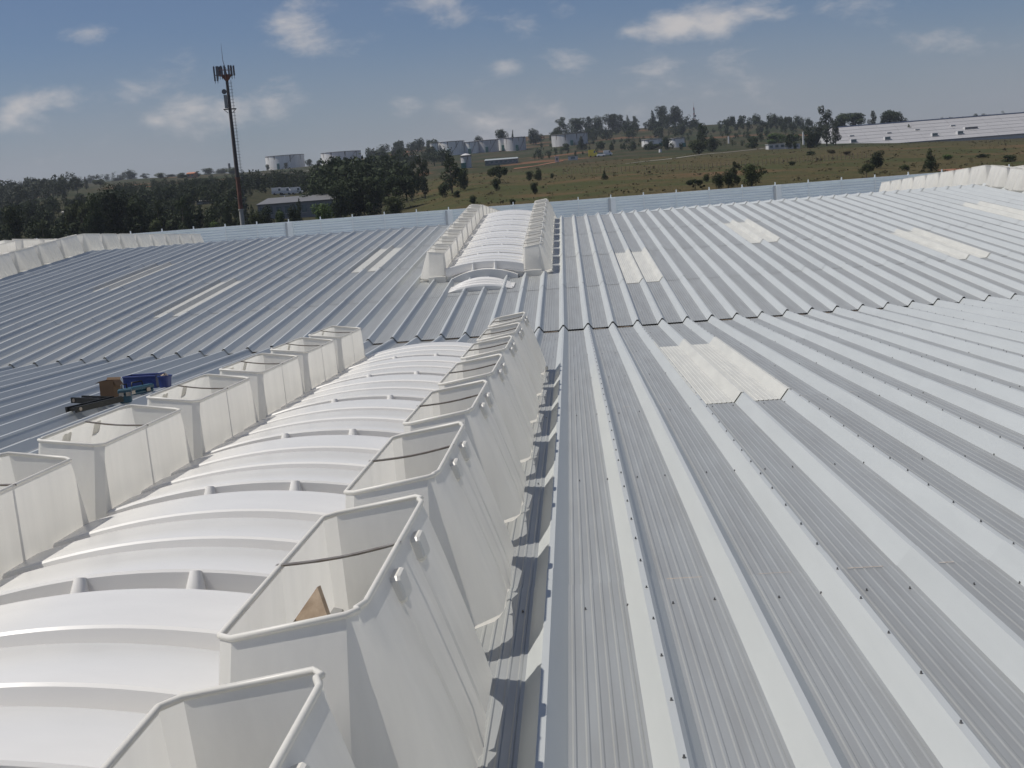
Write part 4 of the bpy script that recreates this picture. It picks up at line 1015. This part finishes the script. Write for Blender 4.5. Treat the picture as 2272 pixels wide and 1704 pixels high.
def sack(x, y):
    root = empty('bucket', near_pt(x, y, .1)); tag(root, 'small blue bucket with pale rag at the right end of the crate', 'bucket'); root.rotation_euler = (-ANG, 0, 0)
    MB().tube([(0, 0, 0), (0, 0, .16)], [.08, .10], 16, caps=False).build('shell', bluem, root, 40)
    MB().tube([(.10*math.cos(2*math.pi*i/16), .10*math.sin(2*math.pi*i/16), .16) for i in range(16)], .012, 6, True).build('rim', bluem, root, 60)
    rg = MB(); rr = random.Random(2); rows = []
    for i in range(6): rows.append([(.085*math.cos(2*math.pi*j/10)*(1-i/6.5)+rr.uniform(-.015, .015), .085*math.sin(2*math.pi*j/10)*(1-i/6.5)+rr.uniform(-.015, .015), .14+.014*i*(.5+rr.random()*.5)) for j in range(10)])
    rg.grid(rows, True); rg.build('rag', pmat('pale_rag', (.42, .34, .26), .9), root, 60)
sack(-5.94, 17.8)
def carton(x, y, rz):
    root = tag(empty('cardboard_box', near_pt(x, y, .1), rz), 'tall open brown cardboard box left of the blue crate', 'box'); root.rotation_euler = (-ANG, 0, rz)
    w, d, h, t = .105, .09, .26, .006
    for bx_ in ((-w, w, -d, -d+t, 0, h), (-w, w, d-t, d, 0, h), (-w, -w+t, -d+t, d-t, 0, h), (w-t, w, -d+t, d-t, 0, h)): MB().box(*bx_).build('side', card, root)
    MB().box(-w+t, w-t, -d+t, d-t, 0, .01).build('bottom', card, root)
    MB().add([(-w, -d, h), (-w, d, h), (-w-.07, d, h-.03), (-w-.07, -d, h-.03)], [(0,1,2,3)]).build('flap', card, root)
    MB().add([(w, -d, h), (w, d, h), (w+.05, d, h-.07), (w+.05, -d, h-.07)], [(0,1,2,3)]).build('flap', card, root)
    MB().add([(-w, d, h), (w, d, h), (w, d+.03, h+.03), (-w, d+.03, h+.03)], [(0,1,2,3)]).build('flap', card, root)
carton(-6.30, 16.6, -.2)
def toolcase(x, y, rz, w, d, h, label):
    root = tag(empty('tool_case', near_pt(x, y, .1), rz), label, 'tool case'); root.rotation_euler = (-ANG, 0, rz)
    b = MB(); b.box(-w, w, -d, d, 0, h); o = b.build('body', tealm, root); o.modifiers.new('bevel', 'BEVEL').width = .015
    l = MB(); l.box(-w-.008, w+.008, -d-.008, d+.008, h+.002, h+.06); o = l.build('lid', tealm, root); o.modifiers.new('bevel', 'BEVEL').width = .012
    for s in (-1, 1): MB().box(s*w*.55-.03, s*w*.55+.03, -d-.02, -d-.010, h-.03, h+.02).build('latch', steel, root)
    MB().tube([(-w*.4, 0, h+.065), (-w*.36, 0, h+.12), (w*.36, 0, h+.12), (w*.4, 0, h+.065)], .011, 6).build('handle', blk, root, 60)
toolcase(-5.92, 16.1, .3, .08, .07, .12, 'upright dark teal tool case in front of the cardboard box')
toolcase(-6.1, 17.1, .9, .22, .06, .05, 'long flat teal case lying between cardboard box and crate')
def frame_bracket(x, y, rz, Lb, label, tilt=0):
    root = tag(empty('steel_bracket', near_pt(x, y, .105), rz), label, 'bracket'); root.rotation_euler = (-ANG, tilt, rz)
    for s in (-1, 1): MB().box(-Lb/2, Lb/2, s*.09-.018, s*.09+.018, 0, .075).build('channel', blk, root)
    for k in range(4): q = -Lb/2+.05+k*(Lb-.1)/3; MB().box(q-.025, q+.025, -.072, .072, .02, .055).build('cross_piece', blk, root)
    for s in (-1, 1): MB().tube([(-Lb/2+.06, s*.115, .037), (-Lb/2+.06, s*.10, .037)], .025, 8).build('bolt', steel, root)
frame_bracket(-6.2, 15.75, 1.05, .75, 'black steel ladder-like bracket lying nearest the hoppers')
frame_bracket(-6.48, 16.35, -.5, .55, 'black steel bracket lying across behind the other one')
# scrap of board in the second open hopper
def scrap():
    Y = 3.98
    A = [at(640, 1395, Y), at(738, 1400, Y-.05), at(704, 1302, Y+.06)]
    root = tag(empty('board_scrap', A[0]), 'brown triangular board scrap standing inside a foreground hopper', 'board')
    A = [p-root.location for p in A]; t = Vector((.008, .014, 0)); b = MB()
    b.add(A+[p+t for p in A], [(0,1,2), (5,4,3), (0,3,4,1), (1,4,5,2), (2,5,3,0)]); b.build('board', pmat('board_brown', (.42, .33, .24), .85, 0, .3, 14, col2=(.20, .14, .09)), root)
scrap()

# ------------------------------------------------------------------ air
def haze():
    mb = MB(); mb.box(-2900, 2900, -420, 2350, -40, 88); o = mb.build('haze', None); tag(o, kind='stuff')
    m = bpy.data.materials.new('haze_air'); m.use_nodes = True; nt = m.node_tree; nt.nodes.clear(); out = nt.nodes.new('ShaderNodeOutputMaterial'); pv = nt.nodes.new('ShaderNodeVolumePrincipled')
    pv.inputs['Color'].default_value = (.80, .87, 1.0, 1); pv.inputs['Density'].default_value = .00014; pv.inputs['Anisotropy'].default_value = .2
    L(nt, pv.outputs[0], out.inputs['Volume']); o.data.materials.append(m)
haze()
